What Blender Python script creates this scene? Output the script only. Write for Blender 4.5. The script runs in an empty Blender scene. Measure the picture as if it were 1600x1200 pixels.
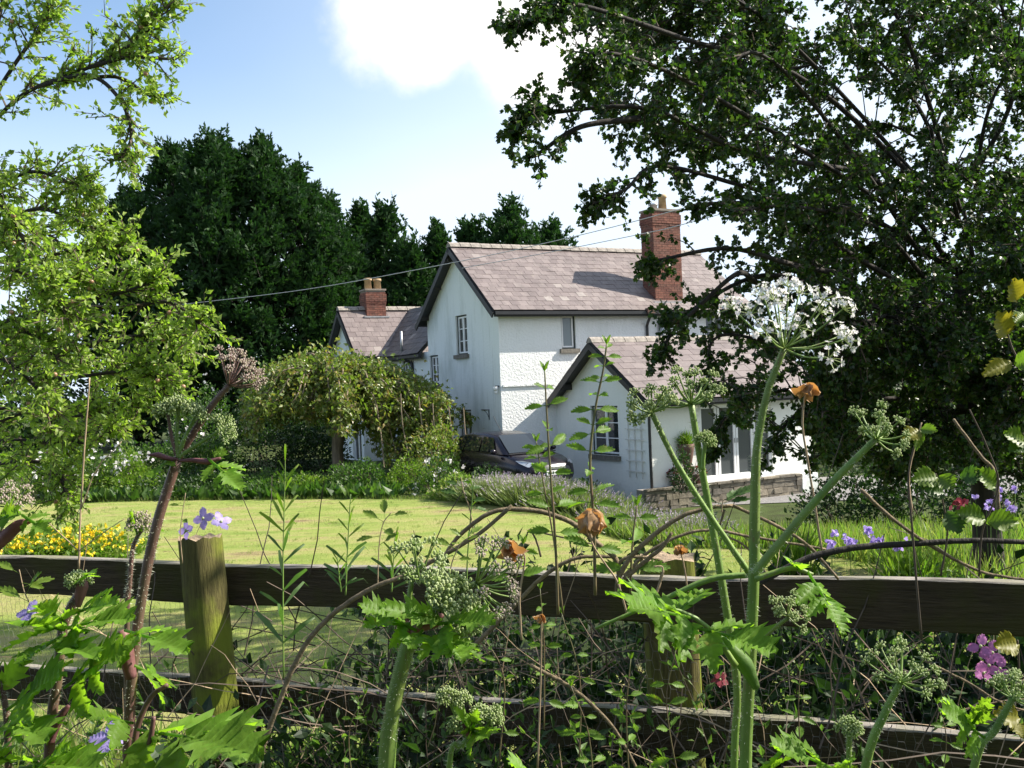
import bpy, math, random
import numpy as np
from mathutils import Vector, Matrix
random.seed(7); rng = np.random.default_rng(7)
scene = bpy.context.scene
COL = scene.collection
rad = math.radians

# ------------------------------------------------------------------ camera
FPX, CAMZ, ROLL = 1556.0, 2.8, rad(2.3)
cR = np.array([math.cos(ROLL), 0, -math.sin(ROLL)]); cU = np.array([math.sin(ROLL), 0, math.cos(ROLL)])
cV = np.array([0, 1.0, 0]); CAM = np.array([0, 0, CAMZ])
camd = bpy.data.cameras.new('camera'); cam = bpy.data.objects.new('camera', camd); COL.objects.link(cam)
camd.sensor_width = 36; camd.lens = 36 * FPX / 1600; camd.clip_start = 0.05; camd.clip_end = 3000
cam.matrix_world = Matrix(((cR[0], cU[0], -cV[0], 0), (cR[1], cU[1], -cV[1], 0), (cR[2], cU[2], -cV[2], CAMZ), (0, 0, 0, 1)))
scene.camera = cam

# ------------------------------------------------------------------ world and sun
SUN = np.array([3.38, 0.62, 2.95]); SUN /= np.linalg.norm(SUN)
world = bpy.data.worlds.new('World'); scene.world = world; world.use_nodes = True
def N(nt, typ, **kw):
    n = nt.nodes.new(typ)
    for k, v in kw.items():
        if k == 'inp':
            for i, val in v.items(): n.inputs[i].default_value = val
        else: setattr(n, k, v)
    return n
wt = world.node_tree; wt.nodes.clear(); L = wt.links.new
out = N(wt, 'ShaderNodeOutputWorld')
bg = N(wt, 'ShaderNodeBackground', inp={'Strength': 0.078})
sky = N(wt, 'ShaderNodeTexSky', sky_type='NISHITA', sun_disc=False, altitude=50, air_density=1.0, dust_density=1.0, ozone_density=2.5)
sky.sun_elevation = math.asin(SUN[2]); sky.sun_rotation = math.atan2(SUN[0], SUN[1])
tc = N(wt, 'ShaderNodeTexCoord')
def vmath(op, a=None, b=None):
    n = N(wt, 'ShaderNodeVectorMath', operation=op)
    for i, x in enumerate((a, b)):
        if x is None: continue
        if isinstance(x, tuple): n.inputs[i].default_value = x
        else: L(x, n.inputs[i])
    return n
def wm(op, a, b=0.0, clamp=False):
    n = N(wt, 'ShaderNodeMath', operation=op); n.use_clamp = clamp
    for i, x in enumerate((a, b)):
        if isinstance(x, (int, float)): n.inputs[i].default_value = x
        else: L(x, n.inputs[i])
    return n.outputs[0]
def smooth_node(x, lo, hi):
    n = N(wt, 'ShaderNodeMapRange', interpolation_type='SMOOTHSTEP'); L(x, n.inputs[0])
    n.inputs[1].default_value = lo; n.inputs[2].default_value = hi
    return n.outputs[0]
dirv = tc.outputs['Generated']
nz = N(wt, 'ShaderNodeTexNoise', inp={'Scale': 5.0, 'Detail': 7.0, 'Roughness': 0.58}); L(dirv, nz.inputs['Vector'])
nz2 = N(wt, 'ShaderNodeTexNoise', inp={'Scale': 1.6, 'Detail': 4.0, 'Roughness': 0.55})
mpz = N(wt, 'ShaderNodeMapping'); mpz.inputs['Location'].default_value = (3.1, 0.7, 1.3); mpz.inputs['Scale'].default_value = (1, 1, 2.4)
L(dirv, mpz.inputs[0]); L(mpz.outputs[0], nz2.inputs['Vector'])
# one cumulus ahead: a soft ellipsoid of directions broken up by noise
def blob(c, s):
    d = vmath('SUBTRACT', dirv, c); d2 = vmath('MULTIPLY', d.outputs[0], s)
    return vmath('LENGTH', d2.outputs[0]).outputs['Value']
def pxdir(px, py):
    d = cV + (px - 800) / FPX * cR + (600 - py) / FPX * cU
    d = d / np.linalg.norm(d); return tuple(float(v) for v in d)
b1 = blob(pxdir(690, -10), (7.0, 4.0, 11.5)); b2 = blob(pxdir(860, 30), (8.0, 4.0, 9.0))
b3 = blob(pxdir(760, -200), (4.0, 3.0, 7.0)); b4 = blob((-0.75, 0.4, 0.5), (2.5, 2.5, 5.0)); b5 = blob((0.3, -0.8, 0.4), (2.0, 2.0, 5.0))
bm = wm('MINIMUM', b1, wm('MINIMUM', b2, wm('MINIMUM', b3, wm('MINIMUM', b4, b5))))
dens = wm('SUBTRACT', wm('ADD', wm('MULTIPLY', nz.outputs['Fac'], 1.3), 0.33), bm)
cmask = smooth_node(dens, 0.0, 0.42)
sep = N(wt, 'ShaderNodeSeparateXYZ'); L(dirv, sep.inputs[0])
low = smooth_node(wm('MULTIPLY', sep.outputs['Z'], -1.0), -0.36, -0.06)          # milky air towards the horizon
sunside = smooth_node(vmath('DOT_PRODUCT', dirv, (float(SUN[0]), float(SUN[1]), 0.0)).outputs['Value'], -0.2, 0.4)  # thin veil sunwards
veil = wm('ADD', wm('MULTIPLY', low, 0.85), wm('ADD', wm('MULTIPLY', sunside, 0.75), 0.16), clamp=True)
veil = wm('MULTIPLY', veil, wm('ADD', wm('MULTIPLY', nz2.outputs['Fac'], 0.7), 0.62), clamp=True)
sc1 = N(wt, 'ShaderNodeMix', data_type='RGBA'); L(veil, sc1.inputs[0]); tn = N(wt, 'ShaderNodeMix', data_type='RGBA', blend_type='MULTIPLY'); tn.inputs[0].default_value = 1.0; L(sky.outputs[0], tn.inputs[6]); tn.inputs[7].default_value = (0.9, 1.1, 1.2, 1); L(tn.outputs[2], sc1.inputs[6]); sc1.inputs[7].default_value = (5.4, 6.3, 7.4, 1)
sc2 = N(wt, 'ShaderNodeMix', data_type='RGBA'); L(wm('MULTIPLY', cmask, 0.96), sc2.inputs[0]); L(sc1.outputs[2], sc2.inputs[6]); sc2.inputs[7].default_value = (8.0, 7.8, 7.6, 1)
L(sc2.outputs[2], bg.inputs['Color']); L(bg.outputs[0], out.inputs[0])
sl = bpy.data.lights.new('sun', 'SUN'); sl.energy = 4.8; sl.angle = rad(0.53); sl.color = (1.0, 0.93, 0.82)
so = bpy.data.objects.new('sun', sl); COL.objects.link(so); so.location = (60, 10, 60)
so.rotation_euler = Vector(SUN).to_track_quat('Z', 'Y').to_euler()
vs = scene.view_settings
vs.view_transform = 'Standard'; vs.look = 'None'; vs.gamma = 1.0; vs.exposure = 1.2; vs.use_curve_mapping = False
scene.cycles.max_bounces = 6; scene.cycles.transmission_bounces = 4; scene.cycles.diffuse_bounces = 3; scene.cycles.glossy_bounces = 3
scene.cycles.sample_clamp_indirect = 4

# ------------------------------------------------------------------ helpers
def at(px, py, Y):
    """world point at distance Y that the photograph shows at pixel px,py (1600x1200)"""
    return CAM + Y * (cV + (px - 800) / FPX * cR + (600 - py) / FPX * cU)
def sstep(a, b, x):
    t = np.clip((np.asarray(x, float) - a) / (b - a), 0, 1); return t * t * (3 - 2 * t)
FN = np.array([0.331, 0.944])
def fdist(x, y): return np.asarray(x) * FN[0] + (np.asarray(y) - 3.46) * FN[1]      # distance beyond the fence line
def gz(x, y):
    z = 0.06 - 0.72 * sstep(0.5, 3.5, x) * sstep(15, 20.5, y)
    b = 1 - sstep(0.2, 3.3, fdist(x, y))
    return z * (1 - b) + 1.04 * b
def unit(v): v = np.asarray(v, float); return v / (np.linalg.norm(v) + 1e-12)
def smooth(pts, n=6):
    P = np.asarray(pts, float)
    if len(P) < 3:
        return np.array([P[0] + (P[-1] - P[0]) * t for t in np.linspace(0, 1, n + 1)])
    Q = np.vstack([2 * P[0] - P[1], P, 2 * P[-1] - P[-2]]); o = []
    for i in range(1, len(Q) - 2):
        for t in np.arange(n) / n:
            a, b, c, d = Q[i - 1:i + 3]
            o.append(0.5 * (2 * b + (c - a) * t + (2 * a - 5 * b + 4 * c - d) * t * t + (3 * b - a - 3 * c + d) * t ** 3))
    o.append(P[-1]); return np.array(o)
ORG = {}
def origin(p):
    return ORG.get(p.name, np.zeros(3)) if p else np.zeros(3)
def link(name, me, parent=None):
    o = bpy.data.objects.new(name, me); COL.objects.link(o)
    if parent: o.parent = parent; ORG[o.name] = origin(parent)
    return o
def thing(name, label, cat, loc=(0, 0, 0), group=None, rz=0):
    o = bpy.data.objects.new(name, None); COL.objects.link(o); o.empty_display_size = 0.2
    o.location = tuple(float(v) for v in loc); o.rotation_euler = (0, 0, rz)
    o['label'] = label; o['category'] = cat
    if group: o['group'] = group
    ORG[o.name] = np.asarray(loc, float) if rz == 0 else np.zeros(3)   # rotated things are built in their own local axes
    return o
def npmesh(name, V, T, mats, parent=None, smooth_=False, mi=None):
    V = np.asarray(V, float).reshape(-1, 3) - origin(parent); T = np.asarray(T, np.int32); k = T.shape[1]
    me = bpy.data.meshes.new(name)
    me.vertices.add(len(V)); me.vertices.foreach_set('co', V.astype(np.float32).ravel())
    me.loops.add(T.size); me.loops.foreach_set('vertex_index', T.ravel())
    me.polygons.add(len(T)); me.polygons.foreach_set('loop_start', np.arange(len(T), dtype=np.int32) * k)
    for m in (mats if isinstance(mats, (list, tuple)) else [mats]): me.materials.append(m)
    if mi is not None: me.polygons.foreach_set('material_index', np.asarray(mi, np.int32))
    me.polygons.foreach_set('use_smooth', np.full(len(T), smooth_))
    me.update(calc_edges=True); me.validate()
    return link(name, me, parent)
class MB:
    def __init__(s): s.v = []; s.f = []; s.m = []
    def add(s, V, F, m=0):
        o = len(s.v); s.v.extend([tuple(float(c) for c in p) for p in V])
        for f in F: s.f.append(tuple(i + o for i in f)); s.m.append(m)
    def quad(s, a, b, c, d, m=0): s.add([a, b, c, d], [(0, 1, 2, 3)], m)
    def fbox(s, O, u, v, n, u0, u1, v0, v1, n0, n1, m=0):
        O, u, v, n = (np.asarray(x, float) for x in (O, u, v, n))
        P = [O + u * a + v * b + n * c for c in (n0, n1) for b in (v0, v1) for a in (u0, u1)]
        s.add(P, [(0, 2, 3, 1), (4, 5, 7, 6), (0, 1, 5, 4), (2, 6, 7, 3), (0, 4, 6, 2), (1, 3, 7, 5)], m)
    def box(s, x0, x1, y0, y1, z0, z1, m=0): s.fbox((0, 0, 0), (1, 0, 0), (0, 1, 0), (0, 0, 1), x0, x1, y0, y1, z0, z1, m)
    def tube(s, pts, r, sides=8, ridge=0.0, cap=True, m=0):
        P = np.asarray(pts, float); n = len(P); r = np.full(n, r) if np.isscalar(r) else np.interp(np.linspace(0, 1, n), np.linspace(0, 1, len(r)), r)
        T = np.gradient(P, axis=0); T /= (np.linalg.norm(T, axis=1)[:, None] + 1e-12)
        a = np.cross(T[0], (0.31, 0.17, 0.93)); 
        if np.linalg.norm(a) < 1e-3: a = np.cross(T[0], (1, 0, 0))
        a = unit(a); V = []
        for i in range(n):
            a = unit(a - T[i] * (a @ T[i])); b = np.cross(T[i], a)
            for k in range(sides):
                an = 2 * math.pi * k / sides; rr = r[i] * (1 + (ridge if k % 2 else -ridge))
                V.append(P[i] + rr * (math.cos(an) * a + math.sin(an) * b))
        F = [(i * sides + k, i * sides + (k + 1) % sides, (i + 1) * sides + (k + 1) % sides, (i + 1) * sides + k) for i in range(n - 1) for k in range(sides)]
        if cap: F += [tuple(range(sides - 1, -1, -1)), tuple(range((n - 1) * sides, n * sides))]
        s.add(V, F, m)
    def ball(s, c, r, m=0, sq=(1, 1, 1), seg=6, rings=4):
        c = np.asarray(c, float); sq = np.asarray(sq)
        V = [c + np.array((0, 0, 1)) * r * sq] + [c + r * sq * np.array((math.sin(p) * math.cos(q), math.sin(p) * math.sin(q), math.cos(p)))
             for p in (math.pi * i / rings for i in range(1, rings)) for q in (2 * math.pi * j / seg for j in range(seg))] + [c - np.array((0, 0, 1)) * r * sq]
        F = [(0, 1 + j, 1 + (j + 1) % seg) for j in range(seg)]
        for i in range(rings - 2):
            F += [(1 + i * seg + j, 1 + (i + 1) * seg + j, 1 + (i + 1) * seg + (j + 1) % seg, 1 + i * seg + (j + 1) % seg) for j in range(seg)]
        e = len(V) - 1; b = 1 + (rings - 2) * seg
        F += [(e, b + (j + 1) % seg, b + j) for j in range(seg)]
        s.add(V, F, m)
    def build(s, name, mats, parent=None, sm=False, local=False):
        me = bpy.data.meshes.new(name); o_ = np.zeros(3) if local else origin(parent)
        me.from_pydata([(a - o_[0], b - o_[1], c - o_[2]) for a, b, c in s.v], [], s.f)
        mats = mats if isinstance(mats, (list, tuple)) else [mats]
        for m in mats: me.materials.append(m)
        if len(mats) > 1: me.polygons.foreach_set('material_index', s.m)
        me.polygons.foreach_set('use_smooth', [sm] * len(s.f)); me.update()
        return link(name, me, parent)
def kind(o, k): o['kind'] = k; return o
def tag(o, label, cat, group=None):
    o['label'] = label; o['category'] = cat
    if group: o['group'] = group
    return o

# ------------------------------------------------------------------ materials
def new_mat(name):
    m = bpy.data.materials.new(name); m.use_nodes = True; nt = m.node_tree
    return m, nt, nt.nodes['Principled BSDF'], nt.nodes['Material Output']
def coords(nt, scale, kind_='Object'):
    t = nt.nodes.new('ShaderNodeTexCoord')
    if kind_ == 'World':
        g = nt.nodes.new('ShaderNodeNewGeometry'); src = g.outputs['Position']
    else: src = t.outputs[kind_]
    mp = nt.nodes.new('ShaderNodeMapping'); nt.links.new(src, mp.inputs[0])
    mp.inputs['Scale'].default_value = scale if isinstance(scale, tuple) else (scale,) * 3
    return mp.outputs[0]
def noise(nt, vec, sc, det=4, rough=0.55):
    n = nt.nodes.new('ShaderNodeTexNoise'); nt.links.new(vec, n.inputs['Vector'])
    n.inputs['Scale'].default_value = sc; n.inputs['Detail'].default_value = det; n.inputs['Roughness'].default_value = rough
    return n.outputs['Fac']
def ramp(nt, fac, stops):
    r = nt.nodes.new('ShaderNodeValToRGB'); e = r.color_ramp.elements
    while len(e) < len(stops): e.new(0.5)
    for x, (p, c) in zip(e, stops): x.position = p; x.color = (*c, 1)
    if fac is not None: nt.links.new(fac, r.inputs[0])
    return r.outputs[0]
def mixc(nt, a, b, f, mode='MIX'):
    n = nt.nodes.new('ShaderNodeMix'); n.data_type = 'RGBA'; n.blend_type = mode
    for i, x in ((0, f), (6, a), (7, b)):
        if isinstance(x, (int, float)): n.inputs[i].default_value = x
        elif isinstance(x, tuple): n.inputs[i].default_value = (*x, 1)
        else: nt.links.new(x, n.inputs[i])
    return n.outputs[2]
def bump(nt, bsdf, h, strength, dist=0.01):
    b = nt.nodes.new('ShaderNodeBump'); b.inputs['Strength'].default_value = strength; b.inputs['Distance'].default_value = dist
    nt.links.new(h, b.inputs['Height']); nt.links.new(b.outputs[0], bsdf.inputs['Normal'])
def plain(name, rgb, rough=0.6, var=0.25, sc=8.0, bmp=0.0, metal=0.0, spec=0.5):
    m, nt, b, o = new_mat(name)
    v = coords(nt, 1.0); n = noise(nt, v, sc, 5)
    lo = tuple(c * (1 - var) for c in rgb); hi = tuple(min(1, c * (1 + var)) for c in rgb)
    nt.links.new(ramp(nt, n, [(0.3, lo), (0.7, hi)]), b.inputs['Base Color'])
    b.inputs['Roughness'].default_value = rough; b.inputs['Metallic'].default_value = metal; b.inputs['Specular IOR Level'].default_value = spec
    if bmp: bump(nt, b, noise(nt, v, sc * 4, 5), bmp)
    return m
def leafmat(name, cols, trans=0.4, tcol=None, rough=0.45, spec=0.35, patch=0.0):
    """thin leaf: colour varies from leaf to leaf; part of the light passes through"""
    m, nt, b, o = new_mat(name)
    g = nt.nodes.new('ShaderNodeNewGeometry')
    n = len(cols); c = ramp(nt, g.outputs['Random Per Island'], [((i + 0.5) / n, col) for i, col in enumerate(cols)])
    if patch:
        f = noise(nt, coords(nt, 1.0, 'World'), patch, 2)
        c = mixc(nt, c, mixc(nt, c, (0.55, 0.5, 0.45), 1.0, 'MULTIPLY'), ramp(nt, f, [(0.42, (0, 0, 0)), (0.62, (1, 1, 1))]))
    nt.links.new(c, b.inputs['Base Color']); b.inputs['Roughness'].default_value = rough; b.inputs['Specular IOR Level'].default_value = spec
    t = nt.nodes.new('ShaderNodeBsdfTranslucent')
    nt.links.new(mixc(nt, c, tcol or (1.35, 1.75, 0.65), 1.0, 'MULTIPLY'), t.inputs['Color'])
    mx = nt.nodes.new('ShaderNodeMixShader'); mx.inputs[0].default_value = trans
    nt.links.new(b.outputs[0], mx.inputs[1]); nt.links.new(t.outputs[0], mx.inputs[2]); nt.links.new(mx.outputs[0], o.inputs['Surface'])
    return m
M = {}
def wallmat(name, rgb, bmp, sc, dirt=0.5):
    m, nt, b, o = new_mat(name); v = coords(nt, 1.0)
    big = noise(nt, coords(nt, (1.0, 1.0, 0.45)), 0.9, 6, 0.65); st = noise(nt, coords(nt, (5, 5, 0.35)), 1.4, 5, 0.6)
    c = mixc(nt, rgb, tuple(x * y for x, y in zip(rgb, (0.66, 0.68, 0.64))), ramp(nt, big, [(0.5, (0, 0, 0)), (0.75, (dirt,) * 3)]))
    c = mixc(nt, c, tuple(x * y for x, y in zip(rgb, (0.6, 0.62, 0.57))), ramp(nt, st, [(0.55, (0, 0, 0)), (0.8, (dirt * 0.7,) * 3)]))
    sx = nt.nodes.new('ShaderNodeSeparateXYZ'); nt.links.new(v, sx.inputs[0])
    hgt = nt.nodes.new('ShaderNodeMath'); hgt.operation = 'MULTIPLY_ADD'; nt.links.new(noise(nt, coords(nt, 1.0), 1.8, 6, 0.7), hgt.inputs[0]); hgt.inputs[1].default_value = 2.2; nt.links.new(sx.outputs['Z'], hgt.inputs[2])
    c = mixc(nt, c, (0.33, 0.36, 0.27), ramp(nt, hgt.outputs[0], [(0.3, (0.6,) * 3), (1.0, (0, 0, 0))]))   # algae creeping up from the ground
    c = mixc(nt, c, (0.42, 0.42, 0.38), ramp(nt, noise(nt, coords(nt, (3.5, 3.5, .22)), 2.6, 6, 0.7), [(0.6, (0, 0, 0)), (0.72, (dirt * .55,) * 3)]))
    nt.links.new(c, b.inputs['Base Color']); b.inputs['Roughness'].default_value = 0.85; b.inputs['Specular IOR Level'].default_value = 0.2
    bump(nt, b, noise(nt, v, sc, 4, 0.6), bmp, 0.03)
    return m
M['roughcast'] = wallmat('painted roughcast', (0.80, 0.81, 0.80), 1.0, 14, 0.35)
M['render'] = wallmat('painted smooth render', (0.78, 0.81, 0.79), 0.35, 12, 0.95)
M['cottage'] = wallmat('cream painted wall', (0.80, 0.80, 0.75), 0.25, 12, 0.25)
def slatemat(name, a, b_, moss=0.3):
    m, nt, b, o = new_mat(name); g = nt.nodes.new('ShaderNodeNewGeometry'); oi = nt.nodes.new('ShaderNodeObjectInfo')
    ad = nt.nodes.new('ShaderNodeMath'); ad.operation = 'ADD'; nt.links.new(g.outputs['Random Per Island'], ad.inputs[0]); nt.links.new(oi.outputs['Random'], ad.inputs[1])
    fr = nt.nodes.new('ShaderNodeMath'); fr.operation = 'FRACT'; nt.links.new(ad.outputs[0], fr.inputs[0])
    c = ramp(nt, fr.outputs[0], [(0.0, a), (0.5, tuple((x + y) / 2 for x, y in zip(a, b_))), (0.93, b_), (1.0, (0.27, 0.235, 0.215))])
    w = coords(nt, 1.0, 'World')
    c = mixc(nt, c, tuple(x * 0.62 for x in a), ramp(nt, noise(nt, w, 2.2, 6, 0.65), [(0.45, (0, 0, 0)), (0.75, (0.8,) * 3)]))
    c = mixc(nt, c, (0.36, 0.34, 0.25), ramp(nt, noise(nt, w, 7.0, 5, 0.7), [(0.6, (0, 0, 0)), (0.72, (moss,) * 3)]))
    nt.links.new(c, b.inputs['Base Color']); b.inputs['Roughness'].default_value = 0.55; b.inputs['Specular IOR Level'].default_value = 0.4
    bump(nt, b, noise(nt, w, 26, 4), 0.3, 0.01); return m
M['slate'] = slatemat('purple slate', (0.15, 0.117, 0.112), (0.21, 0.17, 0.16), 0.45)
M['slate_dark'] = slatemat('grey slate', (0.075, 0.068, 0.068), (0.12, 0.105, 0.105))
M['ridge'] = plain('grey clay ridge', (0.24, 0.21, 0.18), 0.8, 0.35, 9, 0.3)
M['bargeboard'] = plain('black painted timber', (0.018, 0.016, 0.015), 0.5, 0.4, 12, 0.1)
M['gutter'] = plain('black iron', (0.02, 0.02, 0.022), 0.4, 0.3, 12)
M['white'] = plain('white paint', (0.80, 0.80, 0.79), 0.4, 0.04, 6)
M['offwhite'] = plain('weathered white paint', (0.62, 0.61, 0.56), 0.6, 0.12, 8)
M['darkframe'] = plain('dark green window frame', (0.02, 0.026, 0.022), 0.5, 0.2, 10)
M['sill'] = plain('stone sill', (0.16, 0.145, 0.12), 0.85, 0.3, 12, 0.3)
M['mortar'] = plain('mortar', (0.24, 0.2, 0.165), 0.9, 0.2, 20, 0.3)
M['lead'] = plain('lead flashing', (0.30, 0.30, 0.31), 0.6, 0.2, 10)
M['pot'] = plain('buff chimney pot', (0.45, 0.31, 0.17), 0.8, 0.25, 7, 0.2)
M['terracotta'] = plain('terracotta', (0.12, 0.065, 0.045), 0.8, 0.25, 9, 0.2)
M['grey_metal'] = plain('galvanised metal', (0.45, 0.45, 0.46), 0.4, 0.1, 9, 0, 0.6)
def glassmat(name, rgb, rough=0.04):
    m, nt, b, o = new_mat(name); b.inputs['Base Color'].default_value = (*rgb, 1); b.inputs['Roughness'].default_value = rough
    b.inputs['Specular IOR Level'].default_value = 0.7; bump(nt, b, noise(nt, coords(nt, 1.0), 1.5, 2), 0.06, 0.02); return m
M['pane'] = glassmat('window glass', (0.025, 0.03, 0.034))
M['pane_net'] = glassmat('window glass with pale blind behind', (0.16, 0.19, 0.2))
M['pane_door'] = glassmat('grey door glass', (0.075, 0.083, 0.09))  # greyer base colour than the other panes, for the glazed doors
def islandmat(name, cols, rough=0.8, bmp=0.4, sc=20, useobj=True):
    m, nt, b, o = new_mat(name); g = nt.nodes.new('ShaderNodeNewGeometry'); oi = nt.nodes.new('ShaderNodeObjectInfo')
    ad = nt.nodes.new('ShaderNodeMath'); ad.operation = 'ADD'; nt.links.new(g.outputs['Random Per Island'], ad.inputs[0]); nt.links.new(oi.outputs['Random'], ad.inputs[1])
    fr = nt.nodes.new('ShaderNodeMath'); fr.operation = 'FRACT'; nt.links.new(ad.outputs[0], fr.inputs[0])
    c = ramp(nt, fr.outputs[0], [((i + .5) / len(cols), x) for i, x in enumerate(cols)]); w = coords(nt, 1.0, 'World')
    c = mixc(nt, c, mixc(nt, c, (0.55, 0.55, 0.52), 1.0, 'MULTIPLY'), ramp(nt, noise(nt, w, sc * 0.4, 5), [(0.45, (0, 0, 0)), (0.7, (1, 1, 1))]))
    nt.links.new(c, b.inputs['Base Color']); b.inputs['Roughness'].default_value = rough; bump(nt, b, noise(nt, w, sc, 5), bmp, 0.02); return m
M['brick'] = islandmat('red brick', [(0.14, 0.05, 0.035), (0.19, 0.068, 0.045), (0.23, 0.09, 0.06), (0.16, 0.07, 0.05)], 0.85, 0.3, 30)
M['stone'] = islandmat('rubble stone', [(0.17, 0.145, 0.11), (0.23, 0.2, 0.15), (0.13, 0.115, 0.095), (0.27, 0.23, 0.17)], 0.9, 0.6, 14)

def barkmat(name, a, b_, sc=14, stretch=(1, 1, 0.15), moss=None):
    m, nt, b, o = new_mat(name); v = coords(nt, stretch)
    n = noise(nt, v, sc, 6, 0.65); c = ramp(nt, n, [(0.3, a), (0.7, b_)])
    if moss: c = mixc(nt, c, moss, ramp(nt, noise(nt, coords(nt, 1.0), 3.5, 5), [(0.42, (0, 0, 0)), (0.62, (0.9,) * 3)]))
    nt.links.new(c, b.inputs['Base Color']); b.inputs['Roughness'].default_value = 0.9; bump(nt, b, n, 0.8, 0.02); return m
M['bark'] = barkmat('dark bark', (0.012, 0.010, 0.008), (0.04, 0.032, 0.025))
M['palebark'] = barkmat('pale bark', (0.1, 0.075, 0.05), (0.28, 0.22, 0.15))
M['twig'] = plain('thin twigs', (0.09, 0.065, 0.045), 0.85, 0.4, 20)
M['drystem'] = plain('dry straw stems', (0.36, 0.26, 0.16), 0.8, 0.35, 25)
M['branch'] = barkmat('dead bramble cane', (0.11, 0.085, 0.05), (0.27, 0.2, 0.12), 30, (1, 1, 1))
def railmat(name, a, b_, moss, along):
    m, nt, b, o = new_mat(name)
    n = noise(nt, coords(nt, along), 22, 7, 0.7); n2 = noise(nt, coords(nt, 1.0), 5, 5, 0.6)
    c = mixc(nt, ramp(nt, n, [(0.25, a), (0.75, b_)]), moss, ramp(nt, n2, [(0.42, (0, 0, 0)), (0.62, (0.85,) * 3)]))
    nt.links.new(c, b.inputs['Base Color']); b.inputs['Roughness'].default_value = 0.9; b.inputs['Specular IOR Level'].default_value = 0.2
    bump(nt, b, n, 0.9, 0.012); return m
M['rail'] = railmat('weathered creosoted rail', (0.022, 0.016, 0.01), (0.095, 0.07, 0.042), (0.06, 0.056, 0.016), (0.35, 0.35, 4.0))
M['rail_grey'] = railmat('paler top of the rail', (0.13, 0.115, 0.1), (0.34, 0.31, 0.27), (0.2, 0.19, 0.12), (0.35, 0.35, 4.0))  # paler colour for the top faces of the rails
M['post'] = railmat('mossy post', (0.03, 0.027, 0.012), (0.17, 0.15, 0.05), (0.19, 0.23, 0.022), (3.5, 3.5, 0.3))
M['post_end'] = plain('rotten post end', (0.3, 0.22, 0.14), 0.95, 0.5, 26, 0.8)
M['wire'] = plain('galvanised wire', (0.2, 0.195, 0.18), 0.5, 0.25, 20, 0, 0.5)
M['cable'] = plain('black cable', (0.05, 0.05, 0.055), 0.6, 0.1)

# leaf families (albedo)
M['lf_conifer'] = leafmat('conifer spray', [(0.018, 0.048, 0.017), (0.028, 0.066, 0.022), (0.042, 0.09, 0.028), (0.024, 0.058, 0.02)], 0.25, rough=0.6, spec=0.2)
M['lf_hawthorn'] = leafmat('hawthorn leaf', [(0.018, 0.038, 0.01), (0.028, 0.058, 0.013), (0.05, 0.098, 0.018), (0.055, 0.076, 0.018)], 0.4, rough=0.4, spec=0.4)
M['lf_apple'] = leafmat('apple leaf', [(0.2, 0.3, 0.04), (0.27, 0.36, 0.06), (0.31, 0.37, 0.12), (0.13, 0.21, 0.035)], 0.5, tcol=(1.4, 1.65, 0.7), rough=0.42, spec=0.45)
M['lf_weep'] = leafmat('weeping tree leaf', [(0.12, 0.17, 0.03), (0.17, 0.21, 0.045), (0.22, 0.25, 0.09), (0.24, 0.17, 0.05), (0.1, 0.15, 0.028), (0.15, 0.19, 0.04)], 0.38, rough=0.38, spec=0.5)
M['lf_bush'] = leafmat('mixed bush leaf', [(0.035, 0.075, 0.016), (0.055, 0.11, 0.022), (0.08, 0.135, 0.028)], 0.4)
M['lf_lime'] = leafmat('bright young leaf', [(0.09, 0.16, 0.02), (0.13, 0.2, 0.025), (0.16, 0.22, 0.035)], 0.45)
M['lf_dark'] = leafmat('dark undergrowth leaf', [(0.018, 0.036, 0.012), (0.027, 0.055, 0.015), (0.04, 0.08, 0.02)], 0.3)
M['lf_grass'] = leafmat('grass blade', [(0.14, 0.21, 0.04), (0.2, 0.25, 0.07), (0.1, 0.17, 0.03), (0.26, 0.25, 0.1)], 0.45)
M['lf_cover'] = leafmat('ground cover leaf', [(0.05, 0.1, 0.022), (0.09, 0.16, 0.03), (0.14, 0.21, 0.05)], 0.42)
M['lf_bramble'] = leafmat('bramble leaf darkened for shade', [(0.012, 0.026, 0.009), (0.02, 0.042, 0.012), (0.032, 0.066, 0.016)], 0.25, rough=0.6, spec=0.2)  # low albedo puts the shade of tangle and shrubs into the leaf colour
M['lf_lawn'] = leafmat('mown grass blade', [(0.22, 0.28, 0.065), (0.28, 0.32, 0.1), (0.32, 0.29, 0.13), (0.17, 0.25, 0.05)], 0.3, tcol=(1.3, 1.3, 0.8))
M['lf_lav'] = leafmat('lavender foliage', [(0.2, 0.25, 0.09), (0.25, 0.29, 0.13), (0.15, 0.21, 0.06)], 0.3, tcol=(1.2, 1.3, 0.7))
M['fl_lav'] = leafmat('lavender flower', [(0.38, 0.29, 0.42), (0.44, 0.36, 0.45), (0.42, 0.38, 0.36)], 0.3, tcol=(1, 1, 1))
M['fl_yellow'] = leafmat('yellow flower', [(0.78, 0.6, 0.02), (0.8, 0.68, 0.05), (0.78, 0.52, 0.02)], 0.3, tcol=(1, 1, 0.8))
M['fl_white'] = leafmat('white petal', [(0.78, 0.76, 0.74), (0.8, 0.75, 0.76)], 0.35, tcol=(1, 1, 1), rough=0.6)
M['fl_purple'] = leafmat('purple petal', [(0.34, 0.25, 0.62), (0.42, 0.33, 0.7), (0.5, 0.42, 0.74)], 0.4, tcol=(1.1, 1, 1.1))
M['fl_pink'] = leafmat('magenta petal', [(0.5, 0.14, 0.42), (0.6, 0.25, 0.52)], 0.4, tcol=(1.1, 1, 1))
M['fl_red'] = leafmat('dark red petal', [(0.25, 0.03, 0.05), (0.32, 0.06, 0.08)], 0.3, tcol=(1.1, 1, 1))
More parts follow.
